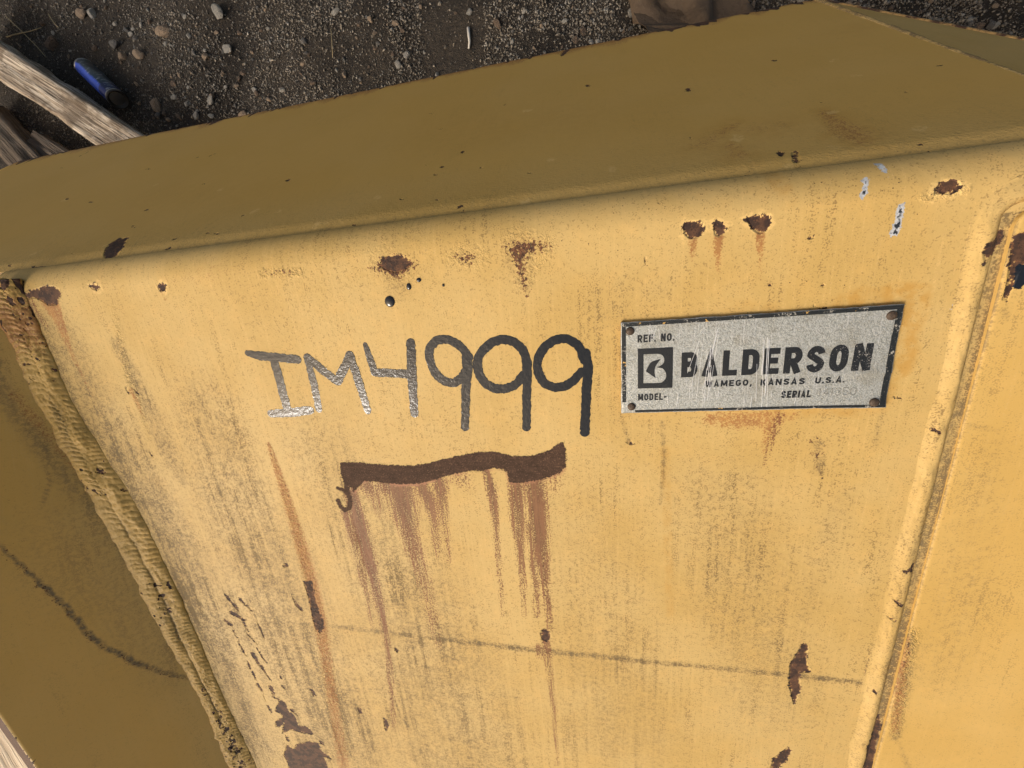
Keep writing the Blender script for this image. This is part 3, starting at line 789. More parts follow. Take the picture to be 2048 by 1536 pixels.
fw['orange'] = 0.7 * np.exp(-((Pw[:, 0] - 0.0) / 0.03) ** 2) + 0.25 * np.exp(-((1 - Pw[:, 1]) / 0.1) ** 2)
fw['rough'] = np.full(len(Pw), 0.05)
store(me, fw, nv)
part('corner_weld', me, label='thick two-pass rippled weld bead in the left corner')

# --- doubler plate on the right with a smooth fillet bead along it
DU = 0.2500; DT = 0.0021; DV1 = 0.0125
uD = np.concatenate([[DU, DU + 0.0006, DU + 0.0016], np.arange(DU + 0.003, 0.46, 0.0022)])
hD = np.concatenate([[DT - 0.0010, DT - 0.0003, DT], np.full(len(uD) - 3, DT)])
vD = np.concatenate([np.arange(-0.8, DV1 - 0.003, 0.002), [DV1 - 0.0016, DV1 - 0.0006, DV1]])
hV = np.concatenate([np.zeros(len(vD) - 3), [0, 0.0003, 0.0010]])
UD, VD = np.meshgrid(uD, vD)
cut = np.clip((VD - (DV1 - 0.010)) / 0.010, 0, 1)
UDs = UD + np.where(UD < DU + 0.03, (1 - np.sqrt(1 - cut ** 2 * 0.98)) * 0.008 * (DU + 0.03 - UD) / 0.03, 0)
WD = hD[None] - hV[:, None] + (fnoise(UD * 8, VD * 8, 101, 2) - 0.5) * 0.0012
GD = np.stack([UDs, VD, WD], -1)
PD = np.stack([UDs.ravel(), VD.ravel()], 1)
fd = new_fields(len(PD))
def pxd(pts): return on_panel(pts, DT)
for p in ([(2025,470),(2060,460),(2060,520),(2035,545),(2022,580),(2010,605),(2004,598),(2012,570),(2018,520)],
          [(1997,453),(2012,455),(2006,480),(1998,500),(1985,505)],
          [(1752,1428),(1762,1440),(1755,1475),(1742,1540),(1736,1540),(1742,1490),(1750,1450)]):
    add_poly(fd['rust'], PD, pxd(p))
add_poly(fd['black'], PD, pxd([(2030,535),(2062,515),(2062,568),(2035,576),(2022,580)]))
add_poly(fd['ragged'], PD, pxd([(1798,1300),(1822,1262),(1834,1275),(1822,1330),(1812,1350),(1800,1400),(1790,1470),(1785,1440),(1788,1370)]))
fd['ragged'] = np.where(fd['ragged'] < 0.02, fd['ragged'] + 0.0065, fd['ragged'])
for d in ([(1822,1270,14,.6),(1808,1340,18,.6),(1795,1420,12,.55),(1790,1475,9,.6)], [(1795,1475,3,.4),(1825,1560,5,.35)], [(1930,850,5,.25),(2000,860,4,.2)], [(2010,620,4,.6),(2008,640,4,.4)],
          [(1990,900,40,.1),(1930,1150,60,.13),(1880,1350,60,.15)]):
    add_soft(fd['grime_shade'], PD, pxd([(a, b) for a, b, _, _ in d]), [local_r((a, b), r) for a, b, r, _ in d], [s for *_, s in d], 0.8)
add_soft(fd['orange'], PD, pxd([(1812,1280),(1800,1380),(1790,1460)]), [0.004] * 3, [.4, .55, .4], 0.8)
add_soft(fd['rough'], PD, pxd([(1825,1265),(1805,1370),(1790,1470)]), [0.005] * 3, [.9, .9, .7], 0.6)
fd['clean_lift'] = np.full(len(PD), 0.4)
fd['grime_shade'] = np.maximum(fd['grime_shade'], 0.8 * np.clip(1 - (PD[:, 0] - DU) / 0.0012, 0, 1))
fd['speck'] = 0.6 * np.clip(1 - (PD[:, 0] - DU) / 0.03, 0, 1)
me, nv = grid_slab('doubler_plate', GD, (0, 0, -0.0030), MAT['panel'], MAT['plain'])
store(me, fd, nv)
part('doubler_plate', me, label='flat yellow doubler plate along the right side')

# fillet bead: up the left side of the doubler and round its top corner
vb = np.arange(-0.8, DV1 - 0.004, 0.0012)
path = [(DU - 0.0090, v) for v in vb]
for t in np.linspace(0, math.pi / 2, 14)[1:]:
    path.append((DU + 0.006 - 0.0150 * math.cos(t), DV1 - 0.004 + 0.012 * math.sin(t)))
for u in np.arange(DU + 0.008, 0.46, 0.002): path.append((u, DV1 + 0.008))
path = np.array(path); tg = np.gradient(path, axis=0); tg /= np.linalg.norm(tg, axis=1)[:, None]
nl = np.stack([-tg[:, 1], tg[:, 0]], 1)                      # to the outside
arc = np.concatenate([[0], np.cumsum(np.linalg.norm(np.diff(path, axis=0), axis=1))])
wid = 0.0165 + (fnoise(arc * 22, arc * 0, 111, 3) - 0.5) * 0.007
hgt = 0.0034 - 0.0012 * np.clip((arc - 0.79) / 0.03, 0, 1) + (fnoise(arc * 18, arc * 0 + 5, 112, 2) - 0.5) * 0.0010
Qb = np.linspace(0, 1, 34)[:, None]
prof = np.where(Qb < 0.36, np.sin(np.clip(Qb / 0.36, 0, 1) * math.pi / 2) ** 0.9, np.cos(np.clip((Qb - 0.36) / 0.64, 0, 1) * math.pi / 2) ** 2)
off = -0.0035 + Qb * wid
rpl = (np.abs(((arc / 0.011 + (fnoise(arc * 30, arc * 0, 113, 2) * 2) + Qb * 0.8) % 1) - 0.5) * 2)
wb = -0.0005 + hgt * prof + (rpl - 0.5) * 0.00015 * prof + (fnoise(arc * 90, Qb * 4 + arc * 0, 114, 3) - 0.5) * 0.0012 * np.clip(prof * 2, 0, 1)
crt = np.exp(-(((path[:, 1] - (DV1 - 0.002)) / 0.006) ** 2 + ((path[:, 0] - (DU - 0.004)) / 0.006) ** 2))
wb = wb - 0.002 * crt[None] * np.exp(-((Qb - 0.4) / 0.25) ** 2)
Gl = np.stack([path[:, 0][None] + nl[:, 0][None] * off, path[:, 1][None] + nl[:, 1][None] * off, wb], -1)
me, nv = grid_slab('fillet_weld', Gl, (0, 0, -0.002), MAT['panel'])
PL = np.stack([Gl[..., 0].ravel(), Gl[..., 1].ravel()], 1)
fl_ = new_fields(len(PL))
add_poly(fl_['rust'], PL, px((1997,453),(2005,460),(2002,480),(1992,500),(1978,512),(1960,525),(1958,505),(1968,485),(1985,472)))
add_poly(fl_['rust'], PL, px((1755,1428),(1762,1440),(1755,1475),(1742,1545),(1720,1545),(1732,1490),(1745,1450)))
gq = np.repeat(Qb, len(arc), 1).ravel(); ga = np.repeat(arc[None], 34, 0).ravel()
gr = fnoise(ga * 60, ga * 0, 115, 3)
fl_['grime_shade'] = 0.9 * np.exp(-(gq / 0.15) ** 2) * (0.10 + 0.8 * gr) + 0.3 * np.exp(-((1 - gq) / 0.08) ** 2) * gr  # darker along both toes, most on the doubler side
fl_['grime_shade'] += 0.22 * fnoise(ga * 25, gq * 2, 116, 3)
fl_['clean_lift'] = 0.0 * gq
fl_['rough'] = 0.12 * gr
fl_['amber'] = 0.7 * np.exp(-(gq / 0.2) ** 2)
fl_['speck'] = 0.5 * np.exp(-(gq / 0.3) ** 2)
for a, b in (((1823,1125),(1818,1140)),((1814,1135),(1805,1140)),((1785,1196),(1798,1208)),((1775,1232),(1785,1238)),((1834,1067),(1844,1062)),((1745,1375),(1748,1382)),((1862,858),(1872,862))):
    add_caps(fl_['rust'], PL, px(a, b), [0.0006, 0.0004])
store(me, fl_, nv)
part('fillet_weld', me, label='smooth fillet weld bead along the right doubler')

# --- body under the panel, down to the ground
def to_root(p): return LOCAL @ Vector(p)
ztop = [(-0.74, -0.0125), (0.0, -0.0125), (0.03, -0.05), (0.09, -0.17)]
sec = [LOCAL @ Vector((0, v, w)) for v, w in ztop]
ys = [(p.y, p.z) for p in sec]
secp = [(ys[0][0], 0.06)] + ys + [(ys[-1][0] - 0.02, 0.06)]
xa, xb = -0.45, 0.24
Vb = [(x, y, z) for x in (xa - 0.1, xb - 0.1) for y, z in secp]
k = len(secp)
Fb = [tuple(range(k))[::-1], tuple(range(k, 2 * k))] + [(i, (i + 1) % k, k + (i + 1) % k, k + i) for i in range(k)]
me = mesh_np('lower_body', Vb, Fb, MAT['plain'], False)
ob = bpy.data.objects.new('lower_body', me); link(ob, root)

# ------------------------------------------------------------------ marker writing
mk = NT('glossy_black_marker')
mn = mk.noise(260, 3, 0.6); mn2 = mk.noise(900, 2, 0.5)
MAT['marker'] = mk.out((0.012, 0.014, 0.017), 0.15, 0.0, mk.bump(mk.math('ADD', mn, mk.math('MULTIPLY', mn2, 0.3)), 0.00027, 1.0), 0.60)

def ribbon(strokes, h=0.00010, lift=0.00015):
    """rounded marker strokes lying on the panel; strokes = [(pts_px, radii_px)]"""
    Vv, Ff = [], []
    for si, (pts, rad) in enumerate(strokes):
        c = on_panel(pts)
        rm = np.array([local_r(p, r * 1.12) for p, r in zip(pts, rad)])
        seg = np.concatenate([[0], np.cumsum(np.linalg.norm(np.diff(c, axis=0), axis=1))])
        n = max(8, int(seg[-1] / 0.0008))
        s = np.linspace(0, seg[-1], n)
        x = np.interp(s, seg, c[:, 0]); y = np.interp(s, seg, c[:, 1]); r = np.interp(s, seg, rm)
        t = np.stack([np.gradient(x), np.gradient(y)], 1); t /= np.linalg.norm(t, axis=1)[:, None]
        ts = np.stack([np.convolve(np.pad(t[:, i], 3, 'edge'), np.ones(7) / 7, 'valid') for i in (0, 1)], 1)
        ts /= np.linalg.norm(ts, axis=1)[:, None]
        nn = np.stack([-ts[:, 1], ts[:, 0]], 1)
        capn = 6
        X, N, Rr = [], [], []
        for j in range(capn):
            a = math.pi / 2 * (1 - j / capn)
            X.append(np.array([x[0], y[0]]) - ts[0] * r[0] * math.sin(a)); N.append(nn[0]); Rr.append(r[0] * math.cos(a) + 1e-5)
        for i in range(n): X.append(np.array([x[i], y[i]])); N.append(nn[i]); Rr.append(r[i])
        for j in range(1, capn + 1):
            a = math.pi / 2 * j / capn
            X.append(np.array([x[-1], y[-1]]) + ts[-1] * r[-1] * math.sin(a)); N.append(nn[-1]); Rr.append(r[-1] * math.cos(a) + 1e-5)
        X = np.array(X); N = np.array(N); Rr = np.array(Rr)
        i0 = len(Vv); m = len(X)
        e1 = 1 + 0.34 * (fnoise(np.arange(m) * 0.45, np.full(m, si * 7.0), 121, 3) - 0.5); e2 = 1 + 0.34 * (fnoise(np.arange(m) * 0.45, np.full(m, si * 7.0 + 3), 122, 2) - 0.5)
        QS = (-1.0, -0.75, -0.5, -0.25, 0.0, 0.25, 0.5, 0.75, 1.0)
        for i in range(m):
            for q in QS:
                rr = Rr[i] * (e1[i] if q < 0 else e2[i])
                p = X[i] + N[i] * rr * q
                Vv.append((p[0], p[1], float(panel_h(p[0], p[1])) + lift + si * 0.00004))
        for i in range(m - 1):
            for j in range(8):
                a = i0 + i * 9 + j; Ff.append((a, a + 9, a + 10, a + 1))
    return Vv, Ff

def zz(pts): return [(480 + x * 0.36133, 550 + y * 0.36133) for x, y in pts]
def loop9(pts): return [tuple(p) for p in catmull(zz(pts), 6)]
l1 = loop9([(1268,455),(1215,392),(1150,358),(1085,365),(1046,425),(1060,500),(1100,565),(1165,598),(1225,572),(1262,510)])
l2 = loop9([(1592,500),(1560,408),(1480,358),(1400,372),(1332,432),(1314,510),(1350,592),(1430,632),(1515,612),(1575,550)])
l3 = loop9([(1905,470),(1870,390),(1795,352),(1720,372),(1658,440),(1647,520),(1685,598),(1755,622),(1830,598),(1890,535)])
WR = [
 ('painted_letter', 'black painted letter I', [(zz([(45,432),(110,446),(200,455),(320,468)]), [5, 8, 7.5, 7.5]), (zz([(192,475),(225,590),(270,755)]), [8, 8, 7.5]), (zz([(175,765),(280,762),(388,748)]), [6, 7.5, 7.5])]),
 ('painted_letter', 'black painted letter M', [(zz([(437,742),(410,600),(372,456)]), [6, 7, 6]), (zz([(375,455),(460,530),(540,588)]), [7, 8, 7]), (zz([(540,588),(580,510),(610,445)]), [7.5, 8, 7]), (zz([(608,445),(660,600),(706,752)]), [8, 7.5, 6])]),
 ('painted_digit', 'black painted digit 4', [(zz([(694,386),(715,450),(746,540)]), [4.5, 6.5, 7]), (zz([(746,540),(850,545),(940,548)]), [7.5, 7.5, 8]), (zz([(946,375),(950,560),(964,768)]), [8, 9, 7])]),
 ('painted_digit', 'first black painted digit 9 from the left', [(l1, [8] * len(l1)), (zz([(1252,455),(1258,500),(1250,640),(1244,845)]), [9, 9, 8, 7])]),
 ('painted_digit', 'middle black painted digit 9', [(l2, [8.3] * len(l2)), (zz([(1588,480),(1588,600),(1585,845)]), [8.5, 8, 7.5])]),
 ('painted_digit', 'last black painted digit 9, next to the nameplate', [(l3, [8.3] * len(l3)), (zz([(1915,430),(1925,520),(1915,700),(1908,872)]), [8, 9, 8.5, 8.5])]),
]
for nm, lb, st in WR:
    Vv, Ff = ribbon(st); part(nm, mesh_np(nm, Vv, Ff, MAT['marker']), label=lb)
def dome(cx, cy, rx, ry, h, seg=20, rings=6, base=0.0):
    Vv = [(cx, cy, base + h)]; Ff = []
    for i in range(1, rings + 1):
        a = math.pi / 2 * i / rings
        for j in range(seg):
            b = 2 * math.pi * j / seg
            Vv.append((cx + rx * math.sin(a) * math.cos(b), cy + ry * math.sin(a) * math.sin(b), base + h * math.cos(a) - (0.001 if i == rings else 0)))
    for j in range(seg): Ff.append((0, 1 + j, 1 + (j + 1) % seg))
    for i in range(rings - 1):
        for j in range(seg):
            a = 1 + i * seg; Ff.append((a + j, a + seg + j, a + seg + (j + 1) % seg, a + (j + 1) % seg))
    return Vv, Ff
drop_m = NT('wet_black_paint'); MAT['drop'] = drop_m.out((0.012, 0.014, 0.018), 0.14, 0.0, None, 0.6)
for x, y, rx, ry in ((780,603,11,11.5),(818,573,5.5,7),(838,560,5.5,4.5),(887,570.5,2.8,3)):
    c = on_panel([(x, y)])[0]; Vv, Ff = dome(c[0], c[1], local_r((x, y), rx), local_r((x, y), ry), 0.0013 if rx > 8 else 0.0009, base=float(panel_h(c[0], c[1])) + 0.0001)
    part('paint_drop', mesh_np('paint_drop', Vv, Ff, MAT['drop']))

# ------------------------------------------------------------------ nameplate
al = NT('scuffed_aluminium')
n1_, n2_, n3_ = al.nz(950, 3, 0.7), al.nz(45, 3, 0.6), al.nz(420, 2, 0.6)
vst = al.nz(1.0, 2, 0.6, al.co(900, 30, 10))
ac = al.mix(al.step(n1_, 0.15, 0.75), (0.32, 0.335, 0.315), (0.485, 0.50, 0.49))
ac = al.mix(al.math('MULTIPLY', al.step(n3_, 0.62, 0.9), 0.35), ac, (0.20, 0.19, 0.15))
ac = al.mix(al.math('MULTIPLY', al.step(vst, 0.74, 1.0), 0.4), ac, (0.72, 0.73, 0.75))
ac = al.mix(al.math('MULTIPLY', al.step(n2_, 0.5, 1.0), 0.45), ac, (0.27, 0.255, 0.20))
MAT['alu'] = al.out(ac, al.lin(n1_, 0.0, 1.0, 0.62, 0.45), 0.4, al.bump(al.math('ADD', n1_, al.math('MULTIPLY', n3_, 0.4)), 0.0003, 0.8))
ink = NT('worn_black_print')
i1, i2 = ink.noise(1100, 3, 0.7), ink.noise(90, 3, 0.6)
geo = ink.n('ShaderNodeSeparateXYZ'); ink.t.links.new(ink.co(), geo.inputs[0])
wear = ink.lin(geo.outputs[0], nu0 + 0.08, nu1, 0.0, 0.15)
lim = ink.math('SUBTRACT', ink.math('SUBTRACT', 0.74, wear), ink.math('MULTIPLY', ink.step(i2, 0.45, 0.75), 0.10))
gap = ink.step(i1, lim, ink.math('ADD', lim, 0.04))
MAT['ink'] = ink.out(ink.mix(gap, (0.013, 0.015, 0.018), (0.38, 0.37, 0.35)), 0.45, 0.0, ink.bump(i1, 0.0002))
edgei = NT('worn_black_border')
b1_, b2_ = edgei.noise(700, 3, 0.7), edgei.noise(70, 3, 0.6)
lim = edgei.math('SUBTRACT', 0.66, edgei.math('MULTIPLY', edgei.step(b2_, 0.45, 0.65), 0.16))
bc = edgei.mix(edgei.step(b1_, lim, edgei.math('ADD', lim, 0.05)), (0.013, 0.016, 0.018), (0.33, 0.32, 0.29))
bc = edgei.mix(edgei.step(edgei.noise(95, 4, 0.7), 0.64, 0.66), bc, (0.58, 0.36, 0.11))
MAT['border'] = edgei.out(bc, 0.5, 0.0, edgei.bump(b1_, 0.0002))

NZ0, NZ1 = 0.0007, 0.0027
# slightly buckled sheet
gu = np.linspace(nu0, nu1, 90); gv = np.linspace(nv0, nv1, 40)
GU, GV = np.meshgrid(gu, gv)
sx = (GU - nu0) / (nu1 - nu0); sy = (GV - nv0) / (nv1 - nv0)
def buckle(u, v):
    sx = (np.asarray(u) - nu0) / (nu1 - nu0); sy = (np.asarray(v) - nv0) / (nv1 - nv0)
    crease = 0.0008 * np.exp(-((sy - (0.36 + 0.10 * (sx - 0.9))) / 0.03) ** 2) * np.clip((sx - 0.72) / 0.2, 0, 1)
    lift = 0.0011 * np.clip((sx - 0.75) / 0.25, 0, 1) * np.clip((0.12 - sy) / 0.12, 0, 1)
    wob = (fnoise(sx * 6, sy * 3, 131, 2) - 0.5) * 0.0007
    return NZ1 + crease + lift + wob + panel_h(u, v)
jag = (fnoise(sx * 40, sy * 17, 135, 3) - 0.5) * 0.0008
outer = np.clip(np.maximum(np.abs(sx - 0.5), np.abs(sy - 0.5)) * 2, 0, 1) ** 30
GN = np.stack([GU + jag * outer, GV + jag * outer, buckle(GU, GV) - 0.0004 * outer], -1)
me, nv = grid_slab('nameplate', GN, (0, 0, -0.0018), MAT['alu'], MAT['edge'])
plate = part('nameplate', me, label='scratched aluminium nameplate riveted on, reading BALDERSON')

def subpart(name, Vv, Ff, mat, smooth=False, **props):
    return part(name, mesh_np(name, Vv, Ff, mat, smooth), plate, **props)
def prism(poly, h=0.00025, lift=0.0):
    """thin raised print from an outline (triangulated fan-free via ngon)"""
    p = np.asarray(poly); z = float(np.min(buckle(p[:, 0], p[:, 1])))
    zt = buckle(p[:, 0], p[:, 1]) + 0.00018 + lift
    n = len(p)
    Vv = [(a, b, c) for (a, b), c in zip(p, zt)] + [(a, b, c - h) for (a, b), c in zip(p, zt)]
    area = sum(p[i][0] * p[(i + 1) % n][1] - p[(i + 1) % n][0] * p[i][1] for i in range(n))
    o = list(range(n)) if area > 0 else list(range(n))[::-1]
    Ff = [tuple(o)] + [(o[i], n + o[i], n + o[(i + 1) % n], o[(i + 1) % n]) for i in range(n)]
    return Vv, Ff
def merge(lst):
    Vv, Ff = [], []
    for v, f_ in lst:
        b = len(Vv); Vv += v; Ff += [tuple(i + b for i in q) for q in f_]
    return Vv, Ff

# stroke letters: unit box, centre lines; arcs given as point lists
def arc(cx, cy, rx, ry, a0, a1, k=10): return [(cx + rx * math.cos(R(a0 + (a1 - a0) * i / k)), cy + ry * math.sin(R(a0 + (a1 - a0) * i / k))) for i in range(k + 1)]
def letters(t):
    """centre lines in a box: x 0..1, y 0..1 with half stroke t=(tx,ty) kept inside"""
    x0, x1, y0, y1 = t[0], 1 - t[0], t[1], 1 - t[1]
    ym = 0.52; xm = 0.5
    rx = (x1 - x0)
    return {
     'A': [[(x0, 0), (xm, y1 + t[1]), (x1, 0)], [(0.26, 0.27), (0.74, 0.27)]],
     'B': [[(x0, 0), (x0, 1)], [(x0, y1), (0.55, y1)] + arc(0.55, (y1 + ym) / 2, x1 - 0.58, (y1 - ym) / 2, 90, -90) + [(x0, ym)], [(x0, ym), (0.58, ym)] + arc(0.58, (ym + y0) / 2, x1 - 0.58, (ym - y0) / 2, 90, -90) + [(x0, y0)]],
     'D': [[(x0, 0), (x0, 1)], [(x0, y1), (0.5, y1)] + arc(0.5, y1 - 0.22, x1 - 0.5, 0.22, 90, 0, 6) + arc(0.5, y0 + 0.22, x1 - 0.5, 0.22, 0, -90, 6) + [(x0, y0)]],
     'E': [[(x0, 0), (x0, 1)], [(x0, y1), (1, y1)], [(x0, ym), (0.9, ym)], [(x0, y0), (1, y0)]],
     'F': [[(x0, 0), (x0, 1)], [(x0, y1), (1, y1)], [(x0, ym), (0.9, ym)]],
     'G': [arc(xm, y1 - 0.25, x1 - xm, 0.25, 20, 180, 9) + arc(xm, y0 + 0.25, x1 - xm, 0.25, 180, 350, 9) + [(x1, 0.45), (0.55, 0.45)]],
     'I': [[(0.5, 0), (0.5, 1)]],
     'K': [[(x0, 0), (x0, 1)], [(x1, 1), (x0, 0.38)], [(0.42, 0.62), (x1, 0)]],
     'L': [[(x0, 1), (x0, 0)], [(x0, y0), (1, y0)]],
     'M': [[(x0, 0), (x0, 1)], [(x0, 1), (xm, 0.15)], [(xm, 0.15), (x1, 1)], [(x1, 1), (x1, 0)]],
     'N': [[(x0, 0), (x0, 1)], [(x0, 1), (x1, 0)], [(x1, 0), (x1, 1)]],
     'O': [arc(xm, y1 - 0.26, x1 - xm, 0.26, 0, 180, 10) + arc(xm, y0 + 0.26, x1 - xm, 0.26, 180, 360, 10) + [(x1, y1 - 0.26)]],
     'R': [[(x0, 0), (x0, 1)], [(x0, y1), (0.55, y1)] + arc(0.55, (y1 + ym - 0.06) / 2, x1 - 0.55, (y1 - ym + 0.06) / 2, 90, -90) + [(x0, ym - 0.06)], [(0.5, ym - 0.06), (x1, 0)]],
     'S': [arc(xm, y1 - 0.22, x1 - xm, 0.22, 10, 180, 9) + [(x0 + 0.06, ym + 0.10), (xm, ym), (x1 - 0.06, ym - 0.12)] + arc(xm, y0 + 0.22, x1 - xm, 0.22, 0, -170, 9)],
     'U': [[(x0, 1)] + [(x0, y0 + 0.25)] + arc(xm, y0 + 0.25, x1 - xm, 0.25, 180, 360, 10) + [(x1, 1)]],
     'W': [[(x0, 1), (0.28, 0)], [(0.28, 0), (xm, 0.9)], [(xm, 0.9), (0.72, 0)], [(0.72, 0), (x1, 1)]],
     '.': [[(0.5, 0), (0.5, 2 * t[1])]], ',': [[(0.6, 2 * t[1]), (0.35, -0.2)]], '-': [[(0, 0.45), (1, 0.45)]],
     '0': [arc(xm, y1 - 0.26, x1 - xm, 0.26, 0, 180, 8) + arc(xm, y0 + 0.26, x1 - xm, 0.26, 180, 360, 8) + [(x1, y1 - 0.26)]],
     '1': [[(0.5, 0), (0.5, 1)], [(0.5, 1), (0.2, 0.8)]], '3': [arc(xm, 0.76, x1 - xm, 0.22, 170, -80, 9) , arc(xm, 0.26, x1 - xm, 0.25, 80, -170, 9)],
     '4': [[(0.75, 0), (0.75, 1), (0.1, 0.3), (1, 0.3)]], '5': [[(x1, 1), (x0, 1), (x0, 0.55)] + arc(xm, 0.3, x1 - xm, 0.28, 120, -160, 9)],
    }
def stroke_quads(line, hw, lift):
    """mitred ribbon along a centre line (plate coordinates)"""
    p = np.asarray(line, float)
    keep = [0] + [i for i in range(1, len(p)) if np.linalg.norm(p[i] - p[i - 1]) > 1e-6]
    p = p[keep]
    d = np.diff(p, axis=0); d /= np.linalg.norm(d, axis=1)[:, None]
    n = np.stack([-d[:, 1], d[:, 0]], 1)
    nn = [n[0]]
    for i in range(1, len(n)):
        m = n[i - 1] + n[i]; q = m @ m
        m = m / max(q, 0.5) * 2
        nn.append(m)
    nn.append(n[-1]); nn = np.array(nn)
    L, Rt = p + nn * hw, p - nn * hw
    k = len(p)
    A2 = np.concatenate([L, Rt]); zt = buckle(A2[:, 0], A2[:, 1]) + 0.00016 + lift
    Vv = [(a, b, c) for (a, b), c in zip(A2, zt)] + [(a, b, c - 0.0003) for (a, b), c in zip(A2, zt)]
    Ff = []
    for i in range(k - 1):
        Ff += [(i, k + i, k + i + 1, i + 1), (i, i + 1, 2 * k + i + 1, 2 * k + i), (k + i + 1, k + i, 3 * k + i, 3 * k + i + 1)]
    Ff += [(0, 2 * k, 3 * k, k), (k - 1, 2 * k - 1, 4 * k - 1, 3 * k - 1)]
    return Vv, Ff
WIDTH = {'I': 0.34, '.': 0.36, ',': 0.4, '-': 0.6, ' ': 0.55, 'M': 1.25, 'W': 1.3, '1': 0.5, 'L': 0.88, 'E': 0.9, 'F': 0.88}
def text(s, pxl, pxr, pxb, pxt, weight, gap=0.22):
    """one printed line between photo columns pxl..pxr; pxb/pxt: bottom and top at its left end"""
    a = on_panel([(pxl, pxb), (pxr[0], pxr[1]), (pxl, pxt)])
    x0, y0 = a[0]; x1 = a[1][0]; h = a[2][1] - a[0][1]
    tot = sum(WIDTH.get(c, 1.0) for c in s) + gap * (len(s) - 1)
    un = (x1 - x0) / tot; hw = weight * h / 2
    x = x0; out = []; li = 0
    for c in s:
        w = WIDTH.get(c, 1.0) * un
        if c != ' ':
            for ln in letters((min(0.45, hw / w), hw / h)).get(c, []):
                q = [(x + px_ * w, y0 + py_ * h) for px_, py_ in ln]
                out.append(stroke_quads(q, hw, (li % 5) * 0.000012)); li += 1
        x += w + gap * un
    return merge(out)
for s, l, r, b, t_, wt, gp in (
    ('BALDERSON', 1360, (1733, 738), 753, 704, 0.225, 0.27), ('REF. NO.', 1274, (1347, 681), 684, 669, 0.205, 0.25), ('MODEL-', 1275, (1331, 797), 799, 786, 0.205, 0.25),
    ('WAMEGO,', 1408, (1500, 771), 772, 760, 0.225, 0.32), ('KANSAS', 1517, (1604, 767), 769, 757, 0.225, 0.32), ('U.S.A.', 1625, (1684, 763), 765, 753, 0.225, 0.26),
    ('SERIAL', 1558, (1617, 792), 794, 780, 0.225, 0.24)):
    Vv, Ff = text(s, l, r, b, t_, wt, gp)
    subpart('printed_line', Vv, Ff, MAT['ink'], label='printed line ' + s)
stm = NT('stamped_groove'); MAT['stamp'] = stm.out((0.24, 0.24, 0.22), 0.5, 0.3)
Vv, Ff = text('141350', 1632, (1706, 788), 790, 775, 0.055, 0.35); subpart('stamped_number', Vv, Ff, MAT['stamp'], label='faint stamped serial digits')
Vv, Ff = text('-', 1448, (1459, 787), 791, 783, 0.10); subpart('stamped_dash', Vv, Ff, MAT['stamp'])
# emblem: black square with the letter form left bare and an arrow in it
def ez(pts): return on_panel([(1220 + x * 0.16930, 590 + y * 0.16930) for x, y in pts])
Bout = [(388,692),(545,685)] + [tuple(p) for p in catmull([(545,685),(590,692),(622,720),(631,760),(612,805),(545,845)], 5)][1:] + \
       [tuple(p) for p in catmull([(545,845),(605,855),(640,890),(653,935),(640,985),(600,1020),(555,1028)], 5)][1:] + [(388,1031)]
sq = [(322,627),(733,608),(727,1083),(322,1092)]
# two halves of the square frame round the letter
mid_r = Bout.index(min(Bout, key=lambda p: abs(p[1] - 845) + abs(p[0] - 545)))
half1 = [sq[0], sq[1], (730, 845)] + [Bout[i] for i in range(mid_r, -1, -1)] + [(388, 860), (322, 860)]
half2 = [(730, 845), sq[2], sq[3], (322, 860), (388, 860)] + [Bout[i] for i in range(len(Bout) - 1, mid_r - 1, -1)]
arrow = [tuple(p) for p in catmull([(590,745),(528,762),(475,785),(440,840),(415,890)], 4)] + [(530,970)] + [tuple(p) for p in catmull([(530,970),(516,900),(530,830),(590,745)], 4)][1:-1]
em = []
for pl in (half1, half2, arrow): em.append(prism(ez(pl)))
Vv, Ff = merge(em); subpart('emblem', Vv, Ff, MAT['ink'], label='black square emblem with a bare letter B and arrow')
# border bands
inn = on_panel([(1252,655),(1783,648),(1759,803),(1253,819)])
iu0, iu1 = nu0 + 0.0034, nu1 - 0.0040; iv0, iv1 = nv0 + 0.0024, nv1 - 0.0031
e = 0.0006
def strip(u0, u1, v0, v1, n):
    hor = (u1 - u0) > (v1 - v0); out = []
    for i in range(n):
        if hor: a, b = u0 + (u1 - u0) * i / n, u0 + (u1 - u0) * (i + 1) / n; q = [(a, v0), (b, v0), (b, v1), (a, v1)]
        else: a, b = v0 + (v1 - v0) * i / n, v0 + (v1 - v0) * (i + 1) / n; q = [(u0, a), (u1, a), (u1, b), (u0, b)]
        z = [float(buckle(x, y)) + 0.00012 for x, y in q]
        out.append(([(x, y, zz_) for (x, y), zz_ in zip(q, z)], [(0, 1, 2, 3)]))
    return merge(out)
for sr in (strip(nu0 + e, nu1 - e, iv1, nv1 - e, 40), strip(nu0 + 0.010, nu1 - e, nv0 + e, iv0, 40), strip(nu0 + e, iu0, nv0 + 0.009, iv1 - 0.00001, 20), strip(iu1, nu1 - e, iv0 + 0.00001, iv1 - 0.00001, 20)):
    subpart('border_band', *sr, MAT['border'])
riv = NT('rusty_rivet'); vn = riv.noise(500, 3, 0.6)
MAT['rivet'] = riv.out(riv.mix(vn, (0.030, 0.020, 0.015), (0.11, 0.075, 0.052)), 0.6, 0.2, riv.bump(vn, 0.0005))
for x, y in ((1259,661),(1777,630),(1742,802),(1262,811)):
    c = on_panel([(x, y)])[0]; z = float(buckle(c[0], c[1])); r_ = 0.0031
    Vv, Ff = dome(c[0], c[1], r_, r_, 0.0017, 18, 5, z); subpart('rivet', Vv, Ff, MAT['rivet'], True)
